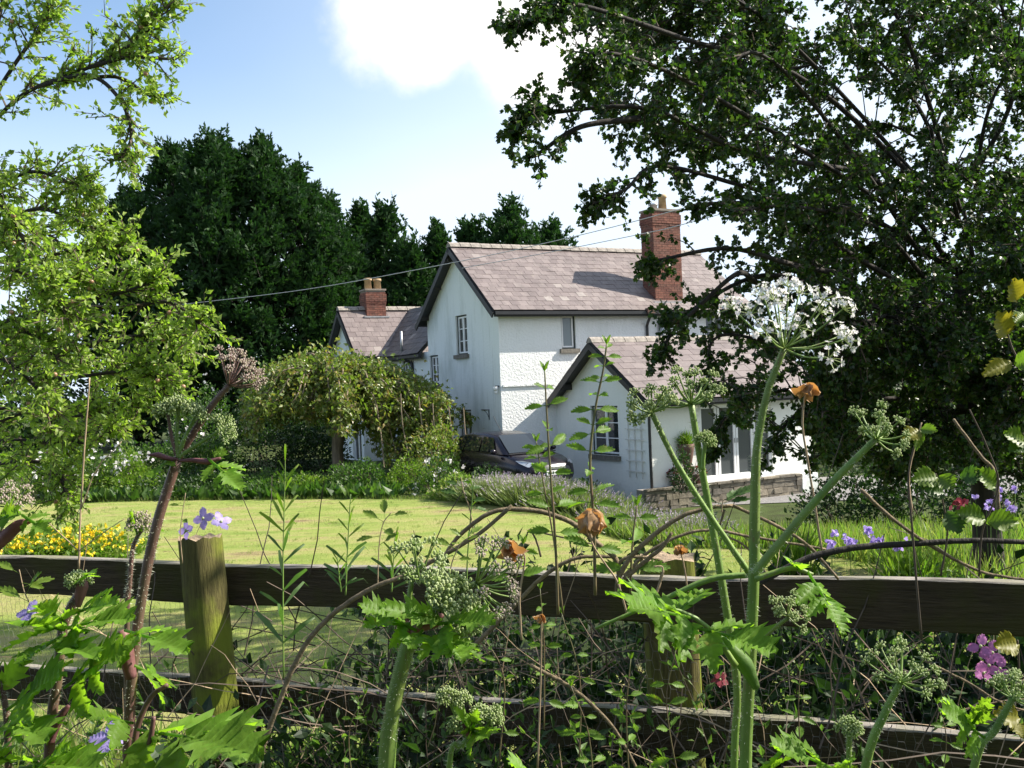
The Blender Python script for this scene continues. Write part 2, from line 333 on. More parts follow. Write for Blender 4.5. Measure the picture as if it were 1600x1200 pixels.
M['iris'] = leafmat('sword leaf', [(0.05, 0.1, 0.03), (0.075, 0.135, 0.04), (0.1, 0.16, 0.055)], 0.35)
M['dead'] = leafmat('withered petal', [(0.36, 0.18, 0.06), (0.24, 0.11, 0.045), (0.46, 0.29, 0.14), (0.4, 0.17, 0.04)], 0.35, tcol=(1.25, 0.95, 0.5), rough=0.35)
M['yelleaf'] = leafmat('yellowing rose leaf', [(0.36, 0.3, 0.03), (0.2, 0.24, 0.03), (0.42, 0.27, 0.04)], 0.5, tcol=(1.4, 1.3, 0.6))
def bigleaf(name, a, b_, trans=0.5, tc_=(1.9, 2.0, 0.6)):
    m, nt, b, o = new_mat(name); w = coords(nt, 1.0)
    c = ramp(nt, noise(nt, w, 22, 5), [(0.3, a), (0.7, b_)])
    c = mixc(nt, c, tuple(x * y for x, y in zip(a, (0.7, 0.62, 0.8))), ramp(nt, noise(nt, w, 9, 4), [(0.45, (0, 0, 0)), (0.7, (0.8,) * 3)]))
    c = mixc(nt, c, (0.24, 0.19, 0.06), ramp(nt, noise(nt, w, 38, 4), [(0.64, (0, 0, 0)), (0.74, (0.7,) * 3)]))
    nt.links.new(c, b.inputs['Base Color']); b.inputs['Roughness'].default_value = 0.5; b.inputs['Specular IOR Level'].default_value = 0.3
    bump(nt, b, noise(nt, w, 70, 4), 0.5, 0.004)
    t = nt.nodes.new('ShaderNodeBsdfTranslucent'); nt.links.new(mixc(nt, c, tc_, 1.0, 'MULTIPLY'), t.inputs['Color'])
    mx = nt.nodes.new('ShaderNodeMixShader'); mx.inputs[0].default_value = trans
    nt.links.new(b.outputs[0], mx.inputs[1]); nt.links.new(t.outputs[0], mx.inputs[2]); nt.links.new(mx.outputs[0], o.inputs['Surface']); return m
M['hogleaf'] = bigleaf('hogweed leaf', (0.13, 0.25, 0.025), (0.19, 0.33, 0.045), 0.58)
M['nettle'] = bigleaf('nettle leaf', (0.1, 0.2, 0.022), (0.16, 0.28, 0.04))
M['sheath'] = bigleaf('purple sheath', (0.17, 0.07, 0.075), (0.3, 0.15, 0.13), 0.25, (1.3, 0.9, 0.8))
M['sheath_green'] = bigleaf('green sheath', (0.1, 0.18, 0.05), (0.16, 0.25, 0.07), 0.35)
def stemmat(name, a, b_, c_):
    m, nt, b, o = new_mat(name)
    n = noise(nt, coords(nt, (1, 1, 0.12)), 60, 4); n2 = noise(nt, coords(nt, 1.0), 6, 3)
    c = mixc(nt, ramp(nt, n, [(0.3, a), (0.7, b_)]), c_, ramp(nt, n2, [(0.42, (0, 0, 0)), (0.66, (0.85,) * 3)]))
    c = mixc(nt, c, (0.17, 0.08, 0.06), ramp(nt, noise(nt, coords(nt, (1, 1, 0.3)), 130, 3), [(0.6, (0, 0, 0)), (0.72, (0.55,) * 3)]))
    nt.links.new(c, b.inputs['Base Color']); b.inputs['Roughness'].default_value = 0.55; b.inputs['Subsurface Weight'].default_value = 0.0
    bump(nt, b, n, 0.4, 0.003); return m
M['stem_green'] = stemmat('green hairy stem', (0.1, 0.19, 0.03), (0.2, 0.31, 0.06), (0.16, 0.21, 0.05))
M['stem_purple'] = stemmat('purple hairy stem', (0.08, 0.035, 0.035), (0.17, 0.085, 0.07), (0.12, 0.09, 0.05))
M['nstem'] = stemmat('nettle stem', (0.1, 0.06, 0.04), (0.17, 0.13, 0.06), (0.1, 0.14, 0.04))
M['hair'] = plain('plant hairs', (0.6, 0.62, 0.48), 0.6, 0.1)
M['bud'] = leafmat('green flower bud', [(0.4, 0.47, 0.22), (0.48, 0.54, 0.3), (0.34, 0.43, 0.15)], 0.25, tcol=(1.1, 1.1, 0.8), rough=0.6)
M['bud_pink'] = leafmat('pinkish flower bud', [(0.5, 0.4, 0.35), (0.58, 0.48, 0.42), (0.44, 0.4, 0.27)], 0.25, tcol=(1.1, 1, 0.9), rough=0.6)
def groundmat(name, stops, sc, det, bmp):
    m, nt, b, o = new_mat(name); w = coords(nt, 1.0, 'World'); n = noise(nt, w, sc, det, 0.62)
    nt.links.new(ramp(nt, n, stops), b.inputs['Base Color']); b.inputs['Roughness'].default_value = 0.95; b.inputs['Specular IOR Level'].default_value = 0.15
    bump(nt, b, noise(nt, w, 40, 5), bmp, 0.03); return m
M['ground'] = groundmat('rough grass and soil', [(0.3, (0.035, 0.04, 0.014)), (0.6, (0.06, 0.085, 0.022)), (0.8, (0.08, 0.1, 0.03))], 1.2, 6, 0.6)
def lawnmat():
    m, nt, b, o = new_mat('mown lawn'); w = coords(nt, (0.55, 1.6, 1), 'World')
    c = ramp(nt, noise(nt, w, 0.9, 7, 0.66), [(0.3, (0.16, 0.235, 0.045)), (0.47, (0.25, 0.3, 0.075)), (0.6, (0.33, 0.31, 0.12)), (0.66, (0.27, 0.21, 0.11)), (0.76, (0.14, 0.1, 0.05))])
    w2 = coords(nt, 1.0, 'World')
    c = mixc(nt, c, (0.1, 0.08, 0.035), ramp(nt, noise(nt, coords(nt, (1, 2.0, 1), 'World'), 2.3, 4, 0.7), [(0.6, (0, 0, 0)), (0.7, (0.85,) * 3)]))
    nt.links.new(c, b.inputs['Base Color']); b.inputs['Roughness'].default_value = 0.95; b.inputs['Specular IOR Level'].default_value = 0.1
    bump(nt, b, noise(nt, w2, 60, 5, 0.7), 0.9, 0.03); return m
M['lawn'] = lawnmat()
M['gravel'] = groundmat('gravel drive', [(0.3, (0.16, 0.15, 0.145)), (0.7, (0.3, 0.29, 0.28))], 18, 6, 0.8)
M['paving'] = groundmat('terrace paving', [(0.3, (0.22, 0.2, 0.18)), (0.7, (0.34, 0.32, 0.29))], 4, 6, 0.4)

# leaf templates: unit length along y, normal z
T_OV = (np.array([(0, 0, 0), (-.27, .42, .07), (.27, .42, .07), (0, .5, 0), (0, 1, -.12)]), np.array([(0, 2, 3), (0, 3, 1), (3, 2, 4), (3, 4, 1)]))
T_HAW = (np.array([(0, .05, 0), (-.45, .42, .06), (-.24, .92, .05), (0, .72, -.04), (.24, .92, .05), (.45, .42, .06)]),
         np.array([(0, 3, 1), (1, 3, 2), (0, 5, 3), (5, 4, 3)]))
T_RND = (np.array([(0, 0, 0), (-.4, .35, .05), (-.3, .8, .03), (.3, .8, .03), (.4, .35, .05), (0, 1, -.06)]), np.array([(0, 4, 1), (1, 4, 3), (1, 3, 2), (2, 3, 5)]))
T_BLADE = (np.array([(-.03, 0, 0), (.03, 0, 0), (.022, .55, .03), (-.022, .55, .03), (0, 1, .14)]), np.array([(0, 1, 2), (0, 2, 3), (3, 2, 4)]))
T_TRI = (np.array([(-.06, 0, 0), (.06, 0, 0), (0, 1, .1)]), np.array([(0, 1, 2)]))
def spray_template(n=6):
    r = np.random.default_rng(3); V = []; F = []
    for i in range(n):
        a = (i - (n - 1) / 2) / n * 2.0 + r.normal(0, .12); b = 0.12 + .5 * i / n * (1 if i % 2 else 0.6); l = r.uniform(.38, .62)
        d = np.array((math.sin(a), math.cos(a), r.normal(0, .35))); p = np.array((0, b * .8, 0)); s = np.array((d[1], -d[0], 0)) * .07
        o = len(V); V += [p, p + d * l * .45 + s * 1.3, p + d * l, p + d * l * .4 - s * 1.3]; F += [(o, o + 1, o + 3), (o + 3, o + 1, o + 2)]
    return np.array(V), np.array(F)
T_SPRAY = spray_template()
def vnorm(a): return a / (np.linalg.norm(a, axis=-1, keepdims=True) + 1e-9)
def cloud_arrays(pos, axis, size, tmpl, up=0.0):
    pos = np.asarray(pos, float); n = len(pos); axis = vnorm(np.asarray(axis, float)); size = np.broadcast_to(size, (n,))
    nr = vnorm(rng.normal(size=(n, 3))) + np.array((0, 0, up)); side = vnorm(np.cross(axis, nr)); nr = np.cross(side, axis)
    TV, TF = tmpl
    V = pos[:, None, :] + size[:, None, None] * (TV[None, :, 0, None] * side[:, None] + TV[None, :, 1, None] * axis[:, None] + TV[None, :, 2, None] * nr[:, None])
    F = TF[None] + (np.arange(n) * len(TV))[:, None, None]
    return V.reshape(-1, 3), F.reshape(-1, 3)
def cloud(name, parent, mat, pos, axis, size, tmpl, up=0.0):
    V, F = cloud_arrays(pos, axis, size, tmpl, up); return npmesh(name, V, F, mat, parent)
def twig_arrays(P, r0, r1):
    """P (n,k,3) polylines -> three sided thin stems"""
    n, k, _ = P.shape; d = vnorm(P[:, -1] - P[:, 0]); a = vnorm(np.cross(d, rng.normal(size=(n, 3)))); b = np.cross(d, a)
    rr = np.linspace(r0, r1, k); V = np.empty((n, k, 3, 3))
    for j in range(3):
        an = 2 * math.pi * j / 3; V[:, :, j] = P + rr[None, :, None] * (math.cos(an) * a + math.sin(an) * b)[:, None]
    q = []
    for i in range(k - 1):
        for j in range(3):
            A, B, C, D = i * 3 + j, i * 3 + (j + 1) % 3, (i + 1) * 3 + (j + 1) % 3, (i + 1) * 3 + j; q += [(A, B, C), (A, C, D)]
    F = np.array(q)[None] + (np.arange(n) * k * 3)[:, None, None]
    return V.reshape(-1, 3), F.reshape(-1, 3)
def merge(parts):
    Vs, Fs, o = [], [], 0
    for V, F in parts: Vs.append(V); Fs.append(F + o); o += len(V)
    return np.vstack(Vs), np.vstack(Fs)
def grow(base, d0, length, k, droop, wander):
    """polylines from base points: (n,k,3)"""
    n = len(base); P = np.empty((n, k, 3)); P[:, 0] = base; d = vnorm(d0); st = (np.broadcast_to(length, (n,)) / (k - 1))[:, None]
    for i in range(1, k):
        d = vnorm(d + rng.normal(0, wander, (n, 3)) + np.array((0, 0, -droop))); P[:, i] = P[:, i - 1] + d * st
    return P
def along(P, per, t0=0.1):
    """per leaf sites on each polyline; returns positions, tangents"""
    n, k, _ = P.shape; t = rng.uniform(t0, 0.999, (n, per)) * (k - 1); i = t.astype(int); f = (t - i)[..., None]; ar = np.arange(n)[:, None]
    A = P[ar, i]; B = P[ar, i + 1]
    return (A + (B - A) * f).reshape(-1, 3), vnorm(B - A).reshape(-1, 3)
def on_limbs(limbs, per_m, t0=0.2, pw=0.8):
    b, t, f = [], [], []
    for S in limbs:
        seg = np.linalg.norm(np.diff(S, axis=0), axis=1); Ln = seg.sum(); n = max(2, int(Ln * per_m))
        u = t0 + (1 - t0) * rng.random(n) ** pw; u[0] = 0.995
        x = u * (len(S) - 1) * 0.9999; i = x.astype(int)
        b.append(S[i] + (S[i + 1] - S[i]) * (x - i)[:, None]); t.append(vnorm(S[i + 1] - S[i])); f.append(u)
    return np.vstack(b), np.vstack(t), np.concatenate(f)

# ------------------------------------------------------------------ ground, lawn, drive
def sheet(name, xs, ys, dz, mat, keep=None):
    X, Y = np.meshgrid(xs, ys); Z = gz(X, Y) + dz; V = np.stack([X, Y, Z], -1).reshape(-1, 3)
    nx = len(xs); i, j = np.meshgrid(np.arange(len(ys) - 1), np.arange(nx - 1), indexing='ij'); a = (i * nx + j).ravel()
    F = np.stack([a, a + 1, a + nx + 1, a + nx], -1)
    if keep is not None:
        c = V[F].mean(1); F = F[keep(c[:, 0], c[:, 1])]
    return kind(npmesh(name, V, F, mat, None, True), 'structure')
far = np.array([60, 90, 140, 220, 400, 800.0])
sheet('ground', np.concatenate([-far[::-1], np.arange(-40, 40.1, 0.8), far]), np.concatenate([-far[::-1], np.arange(-8, 52, 0.6), far]), 0.0, M['ground'])
LAWN_FAR = np.array([(-34, 28.6), (-14, 27.2), (-9, 26.4), (-4.9, 25.3), (-2.2, 24.3), (-0.9, 23.0), (0.5, 21.2), (2.0, 18.0), (3.0, 16.4), (4.1, 15.6), (5.2, 13.5), (6.0, 11)])
def lawn_far(x): return np.interp(x, LAWN_FAR[:, 0], LAWN_FAR[:, 1])
def lawn_near(x): return np.maximum(5.4, 6.3 - 0.35 * np.asarray(x))
xs = np.concatenate([np.linspace(-34, -10, 30)[:-1], np.linspace(-10, 6, 90)]); vv = np.linspace(0, 1, 70)
X = np.repeat(xs[None], 70, 0); Yl = lawn_near(X) + (lawn_far(X) - lawn_near(X)) * vv[:, None]
V = np.stack([X, Yl, gz(X, Yl) + 0.012], -1).reshape(-1, 3); nx = len(xs)
i, j = np.meshgrid(np.arange(69), np.arange(nx - 1), indexing='ij'); a = (i * nx + j).ravel()
kind(npmesh('lawn', V, np.stack([a, a + 1, a + nx + 1, a + nx], -1), M['lawn'], None, True), 'structure')
n = 105000; lx = rng.uniform(-14, 6, n); ly = lawn_near(lx) + (lawn_far(lx) + 0.1 - lawn_near(lx)) * rng.random(n) ** 1.15
ax = rng.normal(0, .7, (n, 3)); ax[:, 2] = 0.8
kind(cloud('lawn_grass', None, M['lf_lawn'], np.stack([lx, ly, gz(lx, ly) + 0.01], -1), ax, rng.uniform(.02, .05, n), T_TRI), 'stuff')
n = 420; cx = rng.uniform(-12, 5, n); cyy = lawn_near(cx) + (lawn_far(cx) - lawn_near(cx)) * rng.random(n); q = np.repeat(np.stack([cx, cyy], -1), 16, 0) + rng.normal(0, 1, (n * 16, 2)) * (.16, .07)
ax = rng.normal(0, 1, (len(q), 3)); ax[:, 2] = .25; kind(cloud('dry_clippings', None, M['drystem'], np.column_stack([q, gz(q[:, 0], q[:, 1]) + .02]), ax, rng.uniform(.03, .07, len(q)), T_TRI), 'stuff')
n = 500; cx = rng.uniform(-12, 5, n); cyy = lawn_near(cx) + (lawn_far(cx) - lawn_near(cx)) * rng.random(n) ** 1.1; q = np.repeat(np.stack([cx, cyy], -1), 22, 0) + rng.normal(0, .06, (n * 22, 2))
ax = rng.normal(0, .5, (len(q), 3)); ax[:, 2] = 1; kind(cloud('lawn_tufts', None, M['lf_grass'], np.column_stack([q, gz(q[:, 0], q[:, 1]) + .01]), ax, rng.uniform(.03, .075, len(q)), T_TRI), 'stuff')
xs = np.arange(-1.5, 40, 0.5); ys = np.arange(23.0, 33, 0.5)
sheet('driveway', xs, ys, 0.02, M['gravel'], lambda x, y: (y > 23.4 + 0.15 * np.sin(x)) & (y > 26.5 - 1.6 * (x + 1.5) * (x < 0.6)))

# ------------------------------------------------------------------ house
TH = rad(28); HC = np.array([-0.339, 30.0, 0.0])
H1 = np.array([math.cos(TH), math.sin(TH), 0]); H2 = np.array([-math.sin(TH), math.cos(TH), 0])
def hw(a, b, z): return HC + a * H1 + b * H2 + np.array((0, 0, z))
house = thing('house', 'white two storey house with purple slate roofs, red brick chimney and low front wing', 'house', HC, rz=TH)
EX, EY, EZ = np.array((1., 0, 0)), np.array((0, 1., 0)), np.array((0, 0, 1.))
def part(mb, name, mat, parent=house, sm=False): return mb.build(name, mat, parent, sm, local=True)
def wall(name, O, u, n, W, z0, z1, openings, mat, tri=None, depth=0.13):
    """wall face with real openings and reveals; u runs along the wall, n points outwards; tri=(u_apex, z_apex) adds the gable"""
    O, u, n = np.asarray(O, float), np.asarray(u, float), np.asarray(n, float); mb = MB()
    us = sorted({0.0, W, *[o[0] for o in openings], *[o[1] for o in openings]}); zs = sorted({z0, z1, *[o[2] for o in openings], *[o[3] for o in openings]})
    p = lambda a, z, d=0: O + u * a + EZ * z - n * d
    for a0, a1 in zip(us, us[1:]):
        for b0, b1 in zip(zs, zs[1:]):
            if not any(o[0] <= a0 + 1e-6 and a1 <= o[1] + 1e-6 and o[2] <= b0 + 1e-6 and b1 <= o[3] + 1e-6 for o in openings):
                mb.quad(p(a0, b0), p(a1, b0), p(a1, b1), p(a0, b1))
    for a0, a1, b0, b1 in openings:
        for q in (((a0, b0), (a1, b0)), ((a1, b0), (a1, b1)), ((a1, b1), (a0, b1)), ((a0, b1), (a0, b0))):
            mb.quad(p(*q[0]), p(*q[1]), p(*q[1], depth), p(*q[0], depth))
    if tri: mb.add([p(0, z1), p(W, z1), p(tri[0], tri[1])], [(0, 1, 2)])
    return part(mb, name, mat)
def window(O, u, n, rect, cols=2, rows=3, sill=True, name='window', depth=0.13, pane=None, frame='darkframe'):
    a0, a1, b0, b1 = rect; O, u, n = np.asarray(O, float), np.asarray(u, float), np.asarray(n, float); fr = 0.045
    m = MB(); B = lambda mb, *r: mb.fbox(O, u, EZ, n, *r)
    B(m, a0, a0 + fr, b0, b1, -depth, -depth + .07); B(m, a1 - fr, a1, b0, b1, -depth, -depth + .07)
    B(m, a0 + fr, a1 - fr, b1 - fr, b1, -depth, -depth + .07); B(m, a0 + fr, a1 - fr, b0, b0 + fr, -depth, -depth + .07)
    w = part(m, name, M[frame]); cw = (a1 - a0 - 2 * fr) / cols
    for c in range(cols):
        x0 = a0 + fr + c * cw + .004; x1 = x0 + cw - .008; z0, z1 = b0 + fr, b1 - fr; s = 0.05; d0, d1 = -depth + .012, -depth + .055
        m = MB(); B(m, x0, x0 + s, z0, z1, d0, d1); B(m, x1 - s, x1, z0, z1, d0, d1); B(m, x0 + s, x1 - s, z1 - s, z1, d0, d1); B(m, x0 + s, x1 - s, z0, z0 + s, d0, d1)
        for r in range(1, rows):
            zc = z0 + (z1 - z0) * r / rows; B(m, x0 + s, x1 - s, zc - .013, zc + .013, d0 + .005, d1 - .008)
        part(m, 'casement', M['white'], w)
        m = MB(); B(m, x0 + s - .005, x1 - s + .005, z0 + s - .005, z1 - s + .005, d0 + .008, d0 + .014); part(m, 'pane', pane or M['pane'], w)
    if sill:
        m = MB(); B(m, a0 - .09, a1 + .09, b0 - .13, b0 - .002, -depth + .01, 0.09); part(m, 'sill', M['sill'], w)
    return w
# main block: a 0..9.6, b 0..5.4, eaves 5.0, ridge 7.3
GA = (0, 0, 0)
g_open = [(2.14, 3.0, 0.6, 2.03), (2.2, 3.05, 3.82, 5.1), (4.58, 5.3, 2.9, 3.9)]
wall('gable_wall', (0, 0, 0), EY, -EX, 5.4, -0.8, 5.2, g_open, M['render'], (2.7, 7.28))
rear_open = [(7.15 - 5.4, 7.85 - 5.4, 2.75, 3.8), (5.9 - 5.4, 8.6 - 5.4, 0.95, 1.75)]
wall('rear_range_wall', (0, 5.4, 0), EY, -EX, 4.2, -0.8, 4.05, rear_open, M['render'])
f_open = [(2.2, 2.72, 3.83, 4.9), (7.87, 8.75, 3.7, 4.95)]
wall('eave_wall', (0, 0, 0), EX, -EY, 9.6, -0.8, 5.15, f_open, M['roughcast'])
m = MB(); m.quad((9.6, 0, -.8), (9.6, 5.4, -.8), (9.6, 5.4, 5.2), (9.6, 0, 5.2)); m.add([(9.6, 0, 5.2), (9.6, 5.4, 5.2), (9.6, 2.7, 7.28)], [(0, 1, 2)])
m.quad((9.6, 5.4, -.8), (0, 5.4, -.8), (0, 5.4, 5.2), (9.6, 5.4, 5.2)); part(m, 'back_wall', M['render'])
for r in g_open: window((0, 0, 0), EY, -EX, r, 2, 3)
for k, r in enumerate(rear_open): window((0, 5.4, 0), EY, -EX, r, 2 if k == 0 else 5, 3 if k == 0 else 1, frame='darkframe' if k == 0 else 'white')
window((0, 0, 0), EX, -EY, f_open[0], 1, 1, pane=M['pane_net']); window((0, 0, 0), EX, -EY, f_open[1], 2, 2)
m = MB(); m.fbox((0, 5.4, 0), EY, EZ, -EX, .35, 3.3, -.6, .8, .004, .03); part(m, 'plinth_panel', M['gutter'])
m = MB(); m.fbox((0, 0, 0), EX, EZ, -EY, 0.06, 1.86, 2.72, 2.78, 0.002, .045); part(m, 'string_course', M['roughcast'])

SL_TMPL = {}
def roof(name, P0, u, s, L, S, mat, ew, eh, thick=0.09, singles=None, side=1, stagger=True):
    """slated slope: P0 lower corner, u along the eaves, s up the slope. singles(row, col) -> True makes the slate an object of its own"""
    P0, u, s = np.asarray(P0, float), unit(u), unit(s); n = np.cross(u, s) * side
    m = MB(); m.fbox(P0, u, s, n, 0, L, 0, S, -thick, -0.004); deck = part(m, name, M['gutter'])
    rows = int(round(S / eh)); eh = S / rows; cols = int(round(L / ew)); cw = L / cols; st = MB(); r = random.Random(len(name) + rows)
    key = (round(cw, 3), round(eh, 3))
    def slate_geo(w):
        q = MB(); q.fbox((0, 0, 0), EX, EY, EZ, .004, w - .004, -0.012, eh * 1.22, 0, .011); return q
    for i in range(rows):
        off = cw / 2 if (stagger and i % 2) else 0; x = -off; c = 0
        while x < L - 1e-3:
            x0, x1 = max(0, x), min(L, x + cw); x += cw; c += 1
            if x1 - x0 < .04: continue
            if i == rows - 1: top = eh * .98
            tilt = 0.022 + r.uniform(-.006, .012); base = P0 + u * x0 + s * (i * eh + r.uniform(-.01, .012)) + n * (.006 + r.uniform(0, .006))
            sd = unit(s - n * tilt * 1.0); nd = unit(np.cross(u, sd) * side); w = x1 - x0; rot = r.uniform(-.012, .012); ud = unit(u + sd * rot); sd = unit(sd - u * rot)
            if singles and singles(i, c) and abs(w - cw) < 1e-6:
                if key not in SL_TMPL:
                    o = part(slate_geo(cw), 'slate', mat, deck); SL_TMPL[key] = o
                else:
                    o = SL_TMPL[key].copy(); COL.objects.link(o); o.parent = deck; o.name = 'slate'
                nn = unit(np.cross(ud, sd)); fl = nn if nn @ n > 0 else -nn
                o.matrix_local = Matrix(((ud[0], sd[0], fl[0], base[0] + n[0] * .02), (ud[1], sd[1], fl[1], base[1] + n[1] * .02), (ud[2], sd[2], fl[2], base[2] + n[2] * .02), (0, 0, 0, 1)))
            else:
                hh = eh * 1.22 if i < rows - 1 else eh * .97
                st.fbox(base + n * .02, ud, sd, nd, .004, w - .004, -.012, hh, 0, .011)
    if st.v: kind(part(st, 'slates', mat, deck), 'stuff')
    return deck
def ridge(P0, u, L, n, mat, parent, w=.2):
    tl = L / n; V = []; q = MB()
    prof = [(-w, -.12), (-w * .55, -.01), (0, .045), (w * .55, -.01), (w, -.12)]
    pts = [(0.012, y, z) for y, z in prof] + [(tl - .012, y, z) for y, z in prof]; k = len(prof)
    F = [(i, i + 1, i + 1 + k, i + k) for i in range(k - 1)] + [tuple(range(k))[::-1], tuple(range(k, 2 * k))]
    q.add(pts, F); proto = None; a = math.atan2(u[1], u[0])
    for i in range(n):
        if proto is None: o = proto = part(q, 'ridge_tile', mat, parent)
        else: o = proto.copy(); COL.objects.link(o); o.parent = parent; o.name = 'ridge_tile'
        p = np.asarray(P0, float) + np.asarray(u) * tl * i
        o.location = (p[0], p[1], p[2] + random.uniform(-.008, .008)); o.rotation_euler = (0, random.uniform(-.012, .012), a)
sl_m = np.array((0, 3.05, 2.36))
R1 = roof('main_roof', (-.3, -.32, 5.0), EX, sl_m, 10.2, np.linalg.norm(sl_m), M['slate'], .29, .265, singles=lambda i, c: i < 4)
R2 = roof('main_roof', (-.3, 5.72, 5.0), EX, sl_m * (1, -1, 1), 10.2, np.linalg.norm(sl_m), M['slate_dark'], .45, .4, side=-1)
ridge((-.32, 2.72, 7.43), EX, 10.24, 27, M['ridge'], R1)
def barge(pts, n, name='bargeboard', d=.17):
    """boards under the verge of a gable: pts foot, apex, foot; n thickness direction"""
    for A, B in zip(pts, pts[1:]):
        A, B = np.asarray(A, float), np.asarray(B, float); m = MB(); s = unit(B - A); w = np.cross(n, s); w = w if w[2] < 0 else -w
        m.fbox(A, s, w, np.asarray(n, float), 0, np.linalg.norm(B - A), 0, d, -.02, .02); part(m, name, M['bargeboard'])
barge([(-.322, -.34, 4.93), (-.322, 2.7, 7.31), (-.322, 5.74, 4.93)], EX)
barge([(9.92, -.34, 4.93), (9.92, 2.7, 7.31), (9.92, 5.74, 4.93)], EX)
for z, b in ((6.25, 4.15), (5.3, 5.3), (7.05, 2.9)):
    m = MB(); m.box(-.3, 0.0, b - .07, b + .07, z - .18, z - .02); part(m, 'purlin_end', M['bargeboard'])
def gutter(A, B, n, z):
    A, B, n = np.asarray((*A, z), float), np.asarray((*B, z), float), np.asarray(n, float); m = MB(); s = unit(B - A)
    m.fbox(A, s, EZ, n, 0, np.linalg.norm(B - A), -.1, .0, 0.0, .1); part(m, 'gutter', M['gutter'])
    m = MB(); m.fbox(A, s, EZ, n, 0, np.linalg.norm(B - A), -.16, -.02, -.03, -.005); part(m, 'fascia', M['bargeboard'])
gutter((-.28, -.3), (9.88, -.3), -EY, 4.98)
def pipe(pts, r=.045): m = MB(); m.tube(smooth(pts, 4), r, 8); return part(m, 'downpipe', M['gutter'], sm=True)
pipe([(5.35, -.34, 4.9), (5.37, -.3, 4.78), (5.42, -.08, 4.55), (5.43, -.06, 4.3), (5.43, -.06, 3.2)])
m = MB(); m.box(5.2, 5.48, -.47, -.3, 4.9, 5.07); part(m, 'rainwater_hopper', M['terracotta'])
m = MB(); m.tube([(6.0, -.12, 3.6), (6.0, -.12, 4.35), (5.98, -.1, 4.5)], [.11, .11, .09], 10); m.ball((5.97, -.1, 4.55), .12); part(m, 'flue', M['grey_metal'], sm=True)
# front chimney
CH = dict(a0=5.93, a1=7.06, b0=.1, b1=.78)
def chimney(a0, a1, b0, b1, z0, z1, pots, name='chimney'):
    m = MB(); m.box(a0 + .012, a1 - .012, b0 + .012, b1 - .012, z0, z1); core = part(m, name, M['mortar']); br = MB(); r = random.Random(3)
    ch = .078; n = int((z1 - z0) / ch)
    for k in range(n):
        z = z0 + k * ch; over = .03 if k >= n - 5 and k < n - 1 else (.015 if k == n - 6 else 0)
        for (o, u, nn, W) in (((a0, b0, 0), EX, -EY, a1 - a0), ((a0, b0, 0), EY, -EX, b1 - b0), ((a0, b1, 0), EX, EY, a1 - a0), ((a1, b0, 0), EY, EX, b1 - b0)):
            x = -.11 if k % 2 else 0.0
            while x < W:
                q0, q1 = max(0, x) - (over if x <= 0 else 0), min(W, x + .225) + (over if x + .225 >= W else 0)
                if q1 - q0 > .03: br.fbox(o, u, EZ, nn, q0 + .005, q1 - .005, z + .005, z + ch - .005, -.03, over + r.uniform(0, .006))
                x += .225
    kind(part(br, 'bricks', M['brick'], core), 'stuff')
    m = MB(); m.box(a0 - .03, a1 + .03, b0 - .03, b1 + .03, z1, z1 + .07); part(m, 'cap', M['mortar'], core)
    for (pa, pb, pr, ph, mt) in pots:
        m = MB(); P = [(pa, pb, z1 + .05), (pa, pb, z1 + ph * .8), (pa, pb, z1 + ph * .82), (pa, pb, z1 + ph)]
        m.tube(P, [pr * 1.05, pr * .9, pr * 1.15, pr * 1.1], 12); part(m, 'chimney_pot', mt, core, True)
    m = MB(); m.box(a0 - .14, a1 + .1, b0 - .12, b0 - .001, z0 + .06, z0 + .12); part(m, 'flashing', M['lead'], core)
    return core
chimney(CH['a0'], CH['a1'], CH['b0'], CH['b1'], 5.2, 8.35, [(6.62, .45, .14, .6, M['pot']), (6.25, .45, .13, .28, M['grey_metal'])])
# rear wing: gable at a=-1, ridge b 11.3
wall('rear_gable_wall', (-1.0, 9.6, 0), EY, -EX, 3.4, -.8, 4.2, [(.3, 1.3, 0.0, 1.5)], M['render'], (1.7, 5.95))
window((-1.0, 9.6, 0), EY, -EX, (.3, 1.3, 0.0, 1.5), 2, 1, sill=False, frame='white')
m = MB(); m.quad((-1, 9.6, -.8), (0, 9.6, -.8), (0, 9.6, 4.2), (-1, 9.6, 4.2)); part(m, 'rear_side_wall', M['render'])
s3 = np.array((0, 2.0, 2.0))
R3 = roof('rear_roof', (-1.28, 9.32, 4.05), EX, s3, 4.6, np.linalg.norm(s3), M['slate'], .34, .28)
roof('rear_roof', (-1.28, 13.28, 4.05), EX, s3 * (1, -1, 1), 4.6, np.linalg.norm(s3), M['slate_dark'], .5, .5, side=-1)
ridge((-1.3, 11.3, 6.1), EX, 4.6, 11, M['ridge'], R3)
barge([(-1.3, 9.3, 3.98), (-1.3, 11.3, 5.98), (-1.3, 13.3, 3.98)], EX)
s4 = np.array((2.0, 0, 2.0))
R4 = roof('link_roof', (-.26, 5.72, 4.0), EY, s4, 5.5, np.linalg.norm(s4), M['slate_dark'], .34, .28, side=-1)
gutter((-.24, 5.5), (-.24, 9.5), -EX, 3.97)
pipe([(-.3, 6.95, 3.9), (-.12, 6.85, 3.7), (-.06, 6.8, 3.4), (-.06, 6.8, 0)], .06)
m = MB(); m.tube([(-.15, 7.5, 4.05), (-.15, 7.5, 4.9)], .045, 8); part(m, 'vent_pipe', M['grey_metal'], sm=True)
chimney(-.2, .62, 10.95, 11.65, 5.6, 6.75, [(.02, 11.3, .15, .52, M['pot']), (.42, 11.3, .15, .5, M['pot'])])
